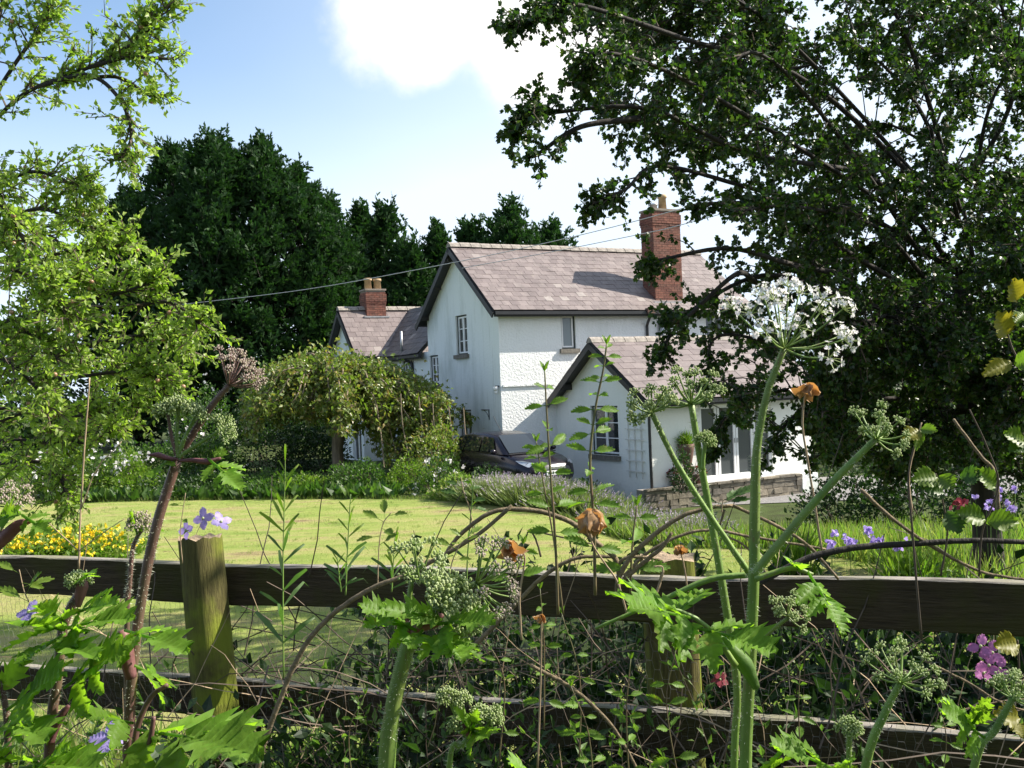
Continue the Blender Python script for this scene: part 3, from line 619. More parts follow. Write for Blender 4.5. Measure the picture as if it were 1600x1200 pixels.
# low front wing: gable a 1.9, b -4.85..0, ridge b -2.6
w_open = [(4.85 - 3.38, 4.85 - 1.98, .66, 2.07)]
wall('wing_gable_wall', (1.9, -4.85, 0), EY, -EX, 4.85, -.8, 2.45, w_open, M['cottage'], (2.25, 3.84))
window((1.9, -4.85, 0), EY, -EX, w_open[0], 2, 3)
d_open = [(3.62 - 1.9, 6.18 - 1.9, -.08, 1.98)]
wall('wing_eave_wall', (1.9, -4.85, 0), EX, -EY, 5.85, -.8, 2.45, d_open, M['cottage'])
m = MB(); m.quad((7.75, -4.85, -.8), (7.75, 0, -.8), (7.75, 0, 2.45), (7.75, -4.85, 2.45)); m.add([(7.75, -4.85, 2.45), (7.75, 0, 2.45), (7.75, -2.6, 3.84)], [(0, 1, 2)]); part(m, 'wing_end_wall', M['cottage'])
sw = np.array((0, 2.68, 1.74))
R5 = roof('wing_roof', (1.55, -5.28, 2.2), EX, sw, 6.55, np.linalg.norm(sw), M['slate'], .42, .32, singles=lambda i, c: True)
sw2 = np.array((0, -2.62, 1.74))
roof('wing_roof', (1.55, 0.0, 2.2), EX, sw2, 6.55, np.linalg.norm(sw2), M['slate_dark'], .42, .32, side=-1)
ridge((1.53, -2.6, 4.01), EX, 6.6, 17, M['ridge'], R5, .17)
barge([(1.53, -5.3, 2.13), (1.53, -2.6, 3.88), (1.53, -.02, 2.13)], EX, d=.15)
gutter((1.57, -5.26), (8.08, -5.26), -EY, 2.19)
m = MB(); m.box(1.55, 1.9, -4.0 + 3.0, -3.85 + 3.0, 2.55, 2.72); part(m, 'purlin_end', M['bargeboard'])
pipe([(1.95, -5.2, 2.1), (1.87, -5.0, 1.95), (1.86, -4.92, 1.8), (1.86, -4.92, -.35)], .04)
# glazed doors
for k, (x0, x1, mt) in enumerate(((3.62, 4.22, 'darkframe'), (4.25, 4.88, 'white'), (4.9, 5.52, 'white'), (5.54, 6.18, 'white'))):
    m = MB(); B = lambda *r: m.fbox((0, -4.85, 0), EX, EZ, -EY, *r); s = .075
    B(x0, x0 + s, -.08, 1.98, -.12, -.04); B(x1 - s, x1, -.08, 1.98, -.12, -.04); B(x0 + s, x1 - s, 1.9, 1.98, -.12, -.04); B(x0 + s, x1 - s, -.08, .04, -.12, -.04)
    d = part(m, 'glazed_door', M['white']); m = MB(); m.fbox((0, -4.85, 0), EX, EZ, -EY, x0 + s - .01, x1 - s + .01, .03, 1.91, -.09, -.08); part(m, 'pane', M['pane_door'], d)
    if k in (1, 2):
        m = MB(); m.fbox((0, -4.85, 0), EX, EZ, -EY, x1 - .05 if k == 1 else x0 + .02, x1 - .02 if k == 1 else x0 + .05, .9, 1.03, -.04, -.01); part(m, 'handle', M['grey_metal'], d)
m = MB(); m.box(3.55, 6.25, -5.0, -4.84, -.16, -.085); part(m, 'door_sill', M['white'])
# fittings on the walls: each can be lifted off
t = thing('wall_lamp', 'small white lamp fixed to the corner of the tall gable wall', 'lamp', hw(-.02, .12, 2.62), rz=TH)
m = MB(); m.tube([(-.1, 0, -.02), (-.1, 0, .12)], [.05, .09], 8); m.ball((-.1, 0, -.05), .06); m.build('lamp_shade', M['white'], t, True, True)
m = MB(); m.box(-.1, 0.02, -.03, .03, .1, .15); m.build('bracket', M['gutter'], t, local=True)
t = thing('hanging_basket_bracket', 'empty black iron bracket jutting from the gable wall above the car', 'bracket', hw(0, 1.0, 2.03), rz=TH)
m = MB(); m.tube([(0, -.18, 0), (-.02, .35, 0)], .014, 6); m.tube([(-.01, -.15, -.02), (-.01, -.16, -.3)], .016, 6); m.tube(smooth([(-.01, .2, -.01), (-.01, 0.0, -.1), (-.01, -.15, -.25)]), .01, 5); m.build('iron_arm', M['gutter'], t, local=True)
t = thing('trellis', 'off white wooden trellis fixed to the low wing gable wall', 'trellis', hw(1.87, -4.2, 0), rz=TH)
for k in range(6):
    m = MB(); z = .28 + k * .29; m.box(-.03, -.012, -.42, .42, z - .014, z + .014); m.build('slat', M['offwhite'], t, local=True)
for b in (-.3, .0, .3):
    m = MB(); m.box(-.012, .0, b - .014, b + .014, .1, 1.82); m.build('upright', M['offwhite'], t, local=True)
# terrace and its rubble wall
tw = thing('terrace_wall', 'low brown rubble stone wall holding up the terrace in front of the glazed doors', 'wall', hw(0, 0, 0), rz=TH)
m = MB(); m.box(1.35, 6.7, -5.36, -5.12, -1.0, -.12); m.build('core', M['mortar'], tw, local=True)
r = random.Random(5)
z = -.86
for k in range(6):
    hgt = r.uniform(.11, .17) if k < 5 else .07; x = 1.3
    while x < 6.7:
        w = r.uniform(.18, .5) if k < 5 else r.uniform(.45, .7); x1 = min(6.75, x + w); q = MB(); d = r.uniform(.02, .06) + (.03 if k == 5 else 0)
        q.fbox((x, -5.36, z), EX, EZ, -EY, .008, x1 - x - .008, .007, hgt - .007, -.06, d)
        q.v = [(a + r.uniform(-.014, .014), b + r.uniform(-.01, .01), c + r.uniform(-.012, .012)) for a, b, c in q.v]
        q.build('stone', M['stone'], tw, local=True); x = x1
    z += hgt
m = MB(); m.box(6.75, 7.35, -5.42, -5.1, -1.0, -.1); m.build('pier', M['render'], tw, local=True)
m = MB(); m.box(1.4, 7.2, -5.1, -4.86, -1.0, -.13); o = kind(m.build('terrace', M['paving'], None), 'structure')
o.location = HC; o.rotation_euler = (0, 0, TH)

# ------------------------------------------------------------------ car
def place(o, loc, rz): o.location = tuple(float(v) for v in loc); o.rotation_euler = (0, 0, rz)
M['carpaint'] = plain('dark plum car paint', (0.018, 0.013, 0.02), 0.22, 0.1, 3, 0, 0.3, 0.6)
M['carglass'] = glassmat('car window', (0.012, 0.016, 0.02), 0.03)
M['rubber'] = plain('tyre rubber', (0.02, 0.02, 0.02), 0.8, 0.2, 20)
M['blackplastic'] = plain('black plastic', (0.025, 0.025, 0.027), 0.55, 0.2, 14)
M['lamp_glass'] = plain('headlamp lens', (0.55, 0.57, 0.6), 0.12, 0.2, 14, 0, 0.4)
M['plate'] = plain('white number plate', (0.75, 0.75, 0.72), 0.4, 0.03, 4)
M['chrome'] = plain('chrome', (0.6, 0.6, 0.62), 0.2, 0.05, 4, 0, 0.9)
cy = 25.7; cp = at(872, 752, cy)
car = thing('parked_car', 'dark plum people carrier parked nose out beside the tall gable wall', 'car', (0, 0, 0))
# local axes: x across (car's left = +x), y along with the nose at y=0 and the tail at y=4.1, z up
ST = [(-.0, .52, .60, .35), (.06, .70, .70, .27), (.22, .80, .78, .22), (.55, .86, .88, .2), (1.0, .875, .96, .2), (1.5, .88, 1.0, .2), (2.4, .88, 1.02, .2), (3.3, .87, 1.03, .2), (3.9, .83, 1.02, .24), (4.1, .72, .95, .35)]
m = MB(); V = []; k = 9
for y, w, h, b in ST:
    V += [(-w * .9, y, b), (-w * .99, y, b + .12), (-w, y, (b + h) / 2), (-w * .97, y, h - .09), (-w * .8, y, h), (w * .8, y, h), (w * .97, y, h - .09), (w, y, (b + h) / 2), (w * .99, y, b + .12), (w * .9, y, b)]
k = 10; F = [(i * k + j, i * k + j + 1, (i + 1) * k + j + 1, (i + 1) * k + j) for i in range(len(ST) - 1) for j in range(k - 1)] + [tuple(range(k))[::-1], tuple(range((len(ST) - 1) * k, len(ST) * k))]
m.add(V, F); body = m.build('body', M['carpaint'], car, True, True)
ST2 = [(.98, .74, .95), (1.3, .7, 1.17), (1.78, .60, 1.43), (2.3, .60, 1.5), (3.1, .59, 1.49), (3.6, .57, 1.42), (4.02, .66, 1.02)]
m = MB(); V = []
for y, w, h in ST2: V += [(-.80 if y > 1.2 else -.78, y, .96), (-w - .03, y, h - .06 if h > 1 else h), (-w + .1, y, h), (w - .1, y, h), (w + .03, y, h - .06 if h > 1 else h), (.80 if y > 1.2 else .78, y, .96)]
k = 6; F = [(i * k + j, i * k + j + 1, (i + 1) * k + j + 1, (i + 1) * k + j) for i in range(len(ST2) - 1) for j in range(k - 1)]
m.add(V, F); m.build('roof', M['carpaint'], car, True, True)
m = MB(); m.add([(-.70, 1.0, .985), (.70, 1.0, .985), (.655, 1.28, 1.175), (.53, 1.74, 1.43), (-.53, 1.74, 1.43), (-.655, 1.28, 1.175)], [(0, 1, 2, 5), (5, 2, 3, 4)]); 
m.v = [(x, y - .012, z + .014) for x, y, z in m.v]; m.build('windscreen', M['carglass'], car, True, True)
for s in (-1, 1):
    for y0, y1, t0, t1 in ((1.5, 2.25, 1.78, 2.28), (2.33, 3.1, 2.34, 3.08), (3.16, 3.75, 3.14, 3.5)):
        m = MB(); m.add([(s * .815, y0, 1.02), (s * .815, y1, 1.02), (s * .655, t1, 1.41), (s * .655, t0, 1.38)], [(0, 1, 2, 3)]); m.build('side_window', M['carglass'], car, local=True)
    m = MB(); m.add([(s * .50, .115, .62), (s * .70, .20, .64), (s * .80, .40, .73), (s * .82, .56, .80), (s * .73, .40, .80), (s * .52, .17, .74)], [(0, 1, 2, 3, 4, 5)]); m.v = [(x * 1.035, y - .06, z + .03) for x, y, z in m.v]
    m.build('headlight', M['lamp_glass'], car, True, True)
    m = MB(); m.ball((s * .98, 1.32, 1.04), .1, 0, (1.0, .6, .7), 8, 6); m.build('mirror', M['carpaint'], car, True, True)
    for y in (.85, 3.3):
        m = MB(); m.tube([(s * .66, y, .31), (s * .885, y, .31)], .315, 20); w = m.build('wheel', M['rubber'], car, local=True)
        m = MB(); m.tube([(s * .80, y, .31), (s * .895, y, .31)], .2, 16); m.build('rim', M['grey_metal'], w, local=True)
m = MB(); m.box(-.5, .5, -.045, .1, .28, .42); m.build('lower_grille', M['blackplastic'], car, local=True)
m = MB(); m.box(-.36, .36, -.03, .1, .58, .64); m.build('upper_grille', M['chrome'], car, local=True)
m = MB(); m.box(-.26, .26, -.062, .0, .435, .545); pl = m.build('number_plate', M['plate'], car, local=True)
m = MB()
for k, x in enumerate((-.2, -.13, -.06, .05, .12, .19)): m.box(x - .022, x + .022, -.066, -.06, .455, .525)
m.build('characters', M['blackplastic'], pl, local=True)
m = MB(); m.box(-.75, .75, .9, .97, .965, .985); m.build('wiper_cowl', M['blackplastic'], car, local=True)
m = MB(); m.tube([(-.3, 1.9, 1.47), (-.34, 2.25, 1.95)], .008, 5); m.build('aerial', M['blackplastic'], car, local=True)
place(car, (cp[0] - 0.1, cy, gz(cp[0], cy) + 0.0), rad(34))

# ------------------------------------------------------------------ trees
def add_limbs(parent, limbs, mat, r0, r1, name='branch', sides=7):
    for i, S in enumerate(limbs):
        m = MB(); m.tube(S, [r0 if np.isscalar(r0) else r0[i], r1], sides); m.build(name, mat, parent, True)
def conifer(px, ytop, Y, rmax, label, base_h=1.0, dens=1.0, shape=0.8, lean=0, seed=0):
    global rng
    rng = np.random.default_rng(100 + seed); top = at(px, ytop + 16, Y); b = np.array((top[0], Y, 0.0)); H = top[2]
    tree = thing('conifer_tree', label, 'tree', b, 'tall dark conifers behind the house')
    m = MB(); m.tube([b, b + (0.05, 0, H * .5), b + (0, 0, H * .96)], [.28, .16, .03], 8); m.build('trunk', M['bark'], tree, True)
    n = int(235 * dens * (rmax / 3.6) * (H / 15)); u = rng.random(n) ** 0.8; h = base_h + (H - base_h - .6) * u
    R = rmax * np.sqrt(np.clip(1 - u ** (2.0 * shape), 0, 1)) * (0.75 + .25 * np.clip(u * 5, 0, 1)) + .05; th = rng.uniform(0, 2 * math.pi, n)
    R *= rng.uniform(.74, 1.04, n) * (1 + .13 * np.sin(3 * th + seed * 2) * np.sin(h * 1.1 + seed))
    o = np.stack([np.cos(th), np.sin(th), 0 * th], -1); ctr = np.stack([b[0] + 0 * h, b[1] + 0 * h, h], -1)
    ln = rng.uniform(1.3, 2.7, n) * np.clip(1.25 - .5 * u, .6, 1.2); ax = vnorm(o * (1.0 - .55 * u)[:, None] + rng.normal(0, .16, (n, 3)) + np.array((0, 0, .5)) + np.array((0, 0, .9)) * u[:, None])
    st = ctr + o * np.maximum(R - .75, .05)[:, None] - ax * (ln * .25)[:, None]; K = 18
    t = np.tile(np.linspace(.02, .92, K), (n, 1)) + rng.normal(0, .03, (n, K)); q = vnorm(rng.normal(size=(n, K, 3))); q = q - ax[:, None] * (q * ax[:, None]).sum(-1, keepdims=True)
    pos = st[:, None] + ax[:, None] * (t * ln[:, None])[..., None] + q * ((1 - t) * .42 * ln[:, None] * .5)[..., None]
    d = ax[:, None] * .9 + vnorm(q) * (.85 - .5 * t)[..., None] + rng.normal(0, .15, q.shape)
    sz = (rng.uniform(.6, 1.05, (n, K)) * (1.05 - .5 * t)).ravel()
    parts = [cloud_arrays(pos.reshape(-1, 3), d.reshape(-1, 3), sz, T_SPRAY)]
    k = 900; v = vnorm(rng.normal(size=(k, 3))); hh = rng.random(k); rr = rmax * np.sqrt(np.clip(1 - hh ** (2.0 * shape), 0, 1)) * rng.uniform(.2, .72, k)
    parts.append(cloud_arrays(np.stack([b[0] + v[:, 0] * rr, b[1] + v[:, 1] * rr, base_h + (H - base_h) * hh * .96], -1), rng.normal(0, 1, (k, 3)) + (0, 0, .4), rng.uniform(.5, 1.0, k), T_SPRAY))
    V, F = merge(parts); npmesh('crown', V, F, M['lf_conifer'], tree)
    P = np.stack([ctr - np.array((0, 0, 1.0)), st, st + ax * (ln * .6)[:, None]], 1); V, F = twig_arrays(P[::2], .05, .01); npmesh('branches', V, F, M['bark'], tree)['kind'] = 'stuff'
for k, a in enumerate([
    (200, 285, 60, 4.0, 'left edge conifer of the big dark clump, behind the apple tree', 0.6, 1.0, 1.0),
    (268, 215, 58, 4.0, 'broad conifer at the left shoulder of the big dark clump', 0.6, 1.15, 1.3),
    (335, 200, 56, 4.2, 'tallest conifer in the middle of the big dark clump', 0.6, 1.2, 1.4),
    (405, 208, 57, 4.2, 'broad conifer just right of the tallest one', 0.6, 1.2, 1.4),
    (462, 250, 58, 3.8, 'conifer on the right shoulder of the big dark clump', 1.5, 1.0, 1.2),
    (515, 300, 60, 3.0, 'lower conifer closing the right end of the big dark clump', 2.5, .9, 1.0),
    (562, 312, 64, 2.8, 'slim conifer above the small rear chimney', 3.0, .8, .9),
    (600, 306, 62, 2.9, 'pointed conifer just right of the small rear chimney', 3.0, .75, .9),
    (640, 362, 60, 2.7, 'short conifer left of the tall gable', 2.0, .7, .9),
    (682, 338, 62, 2.9, 'thin pointed conifer touching the tall gable peak', 2.0, .7, .9),
    (735, 335, 58, 2.8, 'conifer rising behind the left end of the main ridge', 1.0, .9, 1.0),
    (795, 302, 57, 3.4, 'tallest conifer rising behind the main ridge', 1.0, 1.0, 1.3),
    (860, 335, 58, 3.0, 'conifer with ragged right side behind the main ridge', 1.0, .9, 1.1)]):
    conifer(*a, seed=k)
rng = np.random.default_rng(11)

def leafy_tree(t, trunk, limbs, bark, leaf, per_m, twig_len, tw_k, droop, leaves_per, leaf_size, tmpl, r_tr, r_li, wander=.16, t0=.2, spread=.9, lift=.1, sub=0, up=.3, axj=.8, extra=None, ex_m=8):
    m = MB(); m.tube(smooth(trunk, 6), r_tr, 10, .05); m.build('trunk', bark, t, True)
    S = [smooth(l, 7) for l in limbs]; add_limbs(t, S, bark, r_li, .012)
    b, tg, u = on_limbs(S, per_m, t0)
    if extra:
        eb, et, eu = on_limbs(extra, ex_m, .3); b, tg, u = np.vstack([b, eb]), np.vstack([tg, et]), np.concatenate([u, eu]); mm = MB()
        for e in extra: mm.tube(e, [.010, .004], 4, 0, False)
        kind(mm.build('side_branches', bark, t, True), 'stuff')
    d = tg * .7 + rng.normal(0, spread, b.shape) * .6 + np.array((0, 0, lift))
    P = grow(b, d, twig_len * rng.uniform(.35, 1.0, len(b)) * (1.15 - .45 * u), tw_k, droop, wander); tw = [twig_arrays(P[:, [0, 2, tw_k - 1]], .011, .003)]; Ls = [along(P, leaves_per, .12)]
    if sub:
        q, qt = along(P, sub, .25); P2 = grow(q, qt * .8 + rng.normal(0, .5, q.shape), twig_len * .38 * rng.uniform(.4, 1, len(q)), 4, droop * 1.2, wander); tw.append(twig_arrays(P2[:, [0, 3]], .005, .002)); Ls.append(along(P2, max(3, leaves_per // 2), .05))
    V, F = merge(tw); npmesh('twigs', V, F, M['twig'], t)['kind'] = 'stuff'
    pos = np.vstack([x[0] for x in Ls]); ax = np.vstack([x[1] for x in Ls]); ax = ax * .6 + rng.normal(0, axj, ax.shape) * .6 + np.array((0, 0, -.1))
    pos = pos + rng.normal(0, .012, pos.shape)
    return cloud('crown', t, leaf, pos, ax, leaf_size * rng.uniform(.6, 1.25, len(pos)), tmpl, up), pos
def pxl(*pts): return np.array([at(*p) for p in pts])

# hawthorn overhanging from the right
ht = thing('hawthorn_tree', 'big dark hawthorn spreading its branches across the right of the garden', 'tree', (6.15, 13, -.05))
htr = [(6.15, 13, -.1), (6.12, 13, .9), at(1530, 640, 13), at(1500, 430, 12.8)]
HL = [((1500, 430, 12.8), (1380, 300, 12), (1180, 232, 11), (1000, 185, 10.3), (880, 165, 10), (822, 150, 9.8), (800, 205, 9.7)),
      ((1000, 185, 10.3), (900, 190, 10), (850, 215, 10), (835, 245, 9.9)),
      ((1500, 350, 12.8), (1300, 120, 11.5), (1100, 55, 10.6), (930, 20, 10), (830, 5, 9.7), (800, 40, 9.6)),
      ((1500, 430, 12.8), (1350, 330, 12), (1180, 290, 11), (1050, 262, 10.4), (950, 290, 10.2), (910, 325, 10.1)),
      ((1480, 480, 12.9), (1330, 400, 11.6), (1220, 345, 11), (1150, 322, 10.7), (1090, 318, 10.4)),
      ((1330, 430, 11.6), (1220, 430, 11), (1120, 400, 10.5), (1040, 395, 10.3), (1015, 405, 10.2)),
      ((1480, 520, 12.9), (1300, 440, 11.8), (1180, 440, 11.2), (1100, 490, 10.9), (1060, 540, 10.8), (1028, 552, 10.7)),
      ((1180, 440, 11.2), (1110, 450, 10.9), (1060, 480, 10.7), (1045, 500, 10.6)),
      ((1480, 560, 13), (1350, 510, 12.2), (1240, 540, 11.7), (1150, 550, 11.4), (1105, 600, 11.2)),
      ((1500, 600, 13), (1400, 580, 12.4), (1280, 610, 12), (1190, 620, 11.8), (1130, 665, 11.7), (1110, 700, 11.7)),
      ((1520, 640, 13), (1420, 620, 12.6), (1300, 650, 12.2), (1220, 690, 12), (1190, 720, 12)),
      ((1520, 640, 13), (1440, 660, 13.4), (1330, 690, 13.6), (1270, 720, 13.6)),
      ((1510, 300, 12.8), (1540, 100, 12), (1500, -120, 11.5)), ((1500, 330, 12.8), (1400, 60, 11.6), (1300, -140, 11)),
      ((1500, 350, 12.8), (1250, 90, 11.6), (1080, -60, 10.6), (950, -120, 10)), ((1540, 430, 13), (1650, 280, 12.5), (1760, 100, 12)),
      ((1560, 520, 13), (1680, 480, 12.6), (1800, 420, 12)), ((1560, 600, 13), (1650, 640, 12.6), (1720, 690, 12.2)), ((1540, 620, 13), (1580, 690, 12.4), (1600, 750, 12)),
      ((1400, 330, 12.2), (1240, 200, 10.8), (1060, 120, 9.9), (940, 95, 9.5), (900, 130, 9.4)),
      ((1440, 400, 12.4), (1330, 240, 10.8), (1200, 130, 9.9), (1100, 150, 9.5)), ((1450, 440, 12.4), (1370, 390, 11), (1260, 330, 10.2), (1150, 330, 9.8)),
      ((1470, 480, 12.6), (1420, 480, 11.4), (1340, 500, 10.8), (1270, 480, 10.4)), ((1500, 350, 12.6), (1470, 200, 11), (1400, 130, 10.4), (1330, 60, 10)),
      ((1520, 400, 13.2), (1480, 260, 14.2), (1380, 200, 14.6), (1280, 240, 14.8)), ((1520, 480, 13.2), (1440, 420, 14.4), (1330, 380, 14.8), (1240, 400, 15)),
      ((1520, 560, 13.2), (1440, 560, 14.4), (1350, 580, 14.8), (1290, 630, 15)), ((1540, 500, 13.2), (1600, 400, 14), (1640, 250, 14.4)), ((1540, 600, 13), (1480, 650, 12.2), (1420, 700, 12), (1390, 740, 12)),
      ((1520, 330, 12.4), (1570, 200, 11.4), (1590, 80, 11)), ((1530, 450, 12.4), (1580, 400, 11.2), (1620, 380, 10.8)), ((1530, 560, 12.6), (1580, 560, 11.4), (1630, 600, 11))]
HL = [pxl(*l) for l in HL]
for l in HL: l[1:-1] += rng.normal(0, .13, l[1:-1].shape)
def in_poly(p, poly):
    x, y = p; c = False; j = len(poly) - 1
    for i in range(len(poly)):
        if (poly[i][1] > y) != (poly[j][1] > y) and x < (poly[j][0] - poly[i][0]) * (y - poly[i][1]) / (poly[j][1] - poly[i][1]) + poly[i][0]: c = not c
        j = i
    return c
def side_branches(limbs, regions, Yr, seed):
    """secondary branches that leave the nearest limb and fill the crown"""
    r = np.random.default_rng(seed); pts = np.vstack([smooth(l, 8) for l in limbs]); o = []
    for poly, n in regions:
        xs = [p[0] for p in poly]; ys = [p[1] for p in poly]; k = 0
        while k < n:
            p = (r.uniform(min(xs), max(xs)), r.uniform(min(ys), max(ys)))
            if not in_poly(p, poly): continue
            k += 1; T = at(*p, r.uniform(*Yr)); dd = np.linalg.norm(pts - T, axis=1) + .35 * np.maximum(0, (T - pts)[:, 0]); q = pts[np.argmin(dd)]; L_ = np.linalg.norm(T - q)
            if L_ < .15: q = q + r.normal(0, .3, 3); L_ = .3
            o.append(smooth([q, q + (T - q) * .5 + (r.normal(0, .1) * L_, r.normal(0, .1) * L_, .12 * L_), T], 4))
    return o
HR = [([(960, -60), (1660, -60), (1660, 330), (1220, 300), (1120, 270), (1010, 240), (960, 150)], 185), ([(1260, 250), (1660, 250), (1660, 640), (1310, 600), (1260, 480)], 360), ([(1170, 300), (1280, 280), (1280, 440), (1200, 420)], 16),
      ([(1270, 500), (1660, 500), (1660, 735), (1440, 745), (1320, 710), (1270, 700)], 240), ([(1130, 560), (1260, 540), (1260, 725), (1190, 725), (1140, 690), (1110, 640)], 9), ([(1150, 390), (1260, 380), (1260, 480), (1170, 490)], 9), ([(900, 60), (1000, 40), (1010, 230), (960, 220), (930, 130)], 16), ([(830, 0), (960, -20), (960, 70), (900, 60)], 10), ([(1090, 440), (1200, 420), (1220, 540), (1120, 560)], 5)]
HS = side_branches(HL, HR, (10.2, 14.2), 21)
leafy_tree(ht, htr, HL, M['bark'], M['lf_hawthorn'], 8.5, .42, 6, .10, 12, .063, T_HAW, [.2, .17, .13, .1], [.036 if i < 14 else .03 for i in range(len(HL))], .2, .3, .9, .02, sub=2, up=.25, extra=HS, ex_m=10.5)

# sunlit apple tree, trunk outside the frame on the left
at_ = thing('apple_tree', 'sunlit apple tree with bright leaves and small fruit leaning in from the left', 'tree', (-6.0, 9.0, .06))
AL = [((-260, 560, 9), (-120, 330, 8.8), (0, 180, 8.6), (60, 135, 8.5), (140, 105, 8.4), (215, 62, 8.3), (258, 12, 8.2)),
      ((-120, 330, 8.8), (10, 120, 8.7), (70, 30, 8.6), (100, -60, 8.5)), ((-100, 300, 8.8), (-10, 60, 8.6), (12, -60, 8.5)),
      ((60, 135, 8.5), (140, 118, 8.3), (190, 160, 8.2), (205, 215, 8.2), (185, 250, 8.2)), ((140, 105, 8.4), (200, 90, 8.3), (262, 92, 8.2)), ((90, 130, 8.5), (180, 120, 8.6), (235, 150, 8.6)),
      ((-200, 500, 9), (-40, 330, 8.8), (40, 270, 8.6), (110, 285, 8.5), (135, 300, 8.4)),
      ((-200, 560, 9), (-60, 400, 9), (40, 330, 8.8), (110, 340, 8.6), (150, 360, 8.5)), ((-220, 600, 9), (-40, 470, 9.2), (80, 400, 9.1), (150, 390, 9), (215, 380, 8.9)),
      ((-220, 600, 9), (-40, 520, 8.8), (90, 480, 8.4), (180, 460, 8.2), (240, 440, 8.1)), ((90, 480, 8.4), (200, 480, 8.3), (265, 472, 8.2), (312, 505, 8.1)),
      ((-220, 620, 9), (0, 540, 9.2), (120, 540, 9), (220, 525, 8.8), (298, 545, 8.7)), ((-200, 660, 9), (0, 600, 8.8), (110, 590, 8.4), (200, 580, 8.2), (255, 590, 8.1)),
      ((-200, 700, 9), (-20, 640, 9.2), (100, 650, 9.2), (190, 640, 9.1), (270, 600, 9)), ((-200, 720, 9), (-20, 690, 8.8), (80, 690, 8.6), (140, 690, 8.5), (190, 665, 8.4)),
      ((-200, 740, 9), (-40, 730, 8.8), (40, 720, 8.4), (90, 735, 8.3), (105, 790, 8.2)), ((-200, 560, 9), (-80, 440, 8.2), (10, 420, 7.9), (70, 450, 7.8), (110, 500, 7.8)),
      ((-200, 640, 9), (-80, 560, 8.2), (0, 560, 7.9), (60, 610, 7.8), (80, 660, 7.8)), ((-200, 500, 9), (-90, 300, 8.2), (-10, 310, 7.9), (40, 380, 7.8)), ((-220, 560, 9), (-60, 380, 9.8), (60, 360, 10), (130, 420, 10)),
      ((-220, 640, 9), (-40, 600, 9.8), (80, 560, 10), (180, 600, 10)), ((-220, 700, 9), (-60, 680, 9.8), (60, 640, 10), (150, 660, 10)), ((-200, 680, 9), (-60, 600, 8.6), (30, 520, 8.2), (90, 560, 8)), ((-200, 600, 9), (-40, 420, 8.6), (60, 430, 8.3), (150, 440, 8.2))]
AL = [pxl(*l) for l in AL]
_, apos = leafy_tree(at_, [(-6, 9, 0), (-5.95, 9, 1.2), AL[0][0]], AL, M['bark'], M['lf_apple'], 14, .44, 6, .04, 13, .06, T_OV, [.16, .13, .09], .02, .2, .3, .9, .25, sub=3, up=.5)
M['fruit'] = plain('small blushed fruit', (0.3, 0.17, 0.1), 0.35, 0.4, 9)
proto = None
for p in apos[rng.choice(len(apos), 110, replace=False)]:
    if proto is None: q = MB(); q.ball((0, 0, -.02), .02, 0, (1, 1, .95), 8, 6); o = proto = q.build('fruit', M['fruit'], at_, True, True)
    else: o = proto.copy(); COL.objects.link(o); o.parent = at_; o.name = 'fruit'
    o.location = tuple(p - ORG[at_.name])

# weeping tree in front of the rear range
wc = at(531, 745, 30.5); wc[2] = gz(wc[0], wc[1])
wt_ = thing('weeping_tree', 'low weeping tree with a pale trunk and domed hanging branches beside the car', 'tree', wc)
head = wc + np.array((.1, 0, 2.3)); WL = []
for k in range(120):
    th = 2 * math.pi * k / 92 * 3 + rng.normal(0, .15) if k % 3 else rng.normal(-.35, .55); right = max(0, math.cos(th)); R = rng.uniform(.7, 3.1) + 1.5 * right * rng.random() ** .6; f = R / 3.2
    top = (1.5 - .4 * f - .42 * right * f) * rng.uniform(.72, 1.08); e = rng.uniform(-.3, .7) * min(1, f) + right * rng.uniform(0, 1.5)
    dr = np.array((math.cos(th), math.sin(th) * .85, 0)); jt = rng.normal(0, .12, (2, 3))
    WL.append(np.array([head, head + dr * R * .3 + (0, 0, top * .85), head + dr * R * .62 + (0, 0, top) + jt[0], head + dr * R * .88 + (0, 0, top * .35 - .2 * e) + jt[1], head + dr * R + (0, 0, -e)]))
leafy_tree(wt_, [wc - (0, 0, .1), wc + (-.05, 0, .9), wc + (.05, 0, 1.6), head], WL, M['palebark'], M['lf_weep'], 6, .6, 6, .2, 6, .14, T_OV, [.2, .17, .2, .1], .04, .16, .18, .8, .2, sub=2, up=.4)
WS = [smooth(l, 7) for l in WL]; b, tg, u = on_limbs(WS, 34, .15); ax = rng.normal(0, .8, b.shape) + (0, 0, -.5)
kind(cloud('outer_leaves', wt_, M['lf_weep'], b + rng.normal(0, .2, b.shape), ax, rng.uniform(.11, .2, len(b)), T_OV, .5), 'stuff')
m = MB()
for p in ((600, 730), (640, 720), (690, 735), (715, 740), (668, 725), (738, 742)):
    A = at(p[0] - 14, p[1] - 105, 28.6); B = at(*p, 28.4); m.tube(smooth([A, A * .5 + B * .5 + (rng.normal(0, .1), 0, .1), B]), .018, 5)
m.build('bare_hanging_twigs', M['palebark'], wt_)['kind'] = 'stuff'

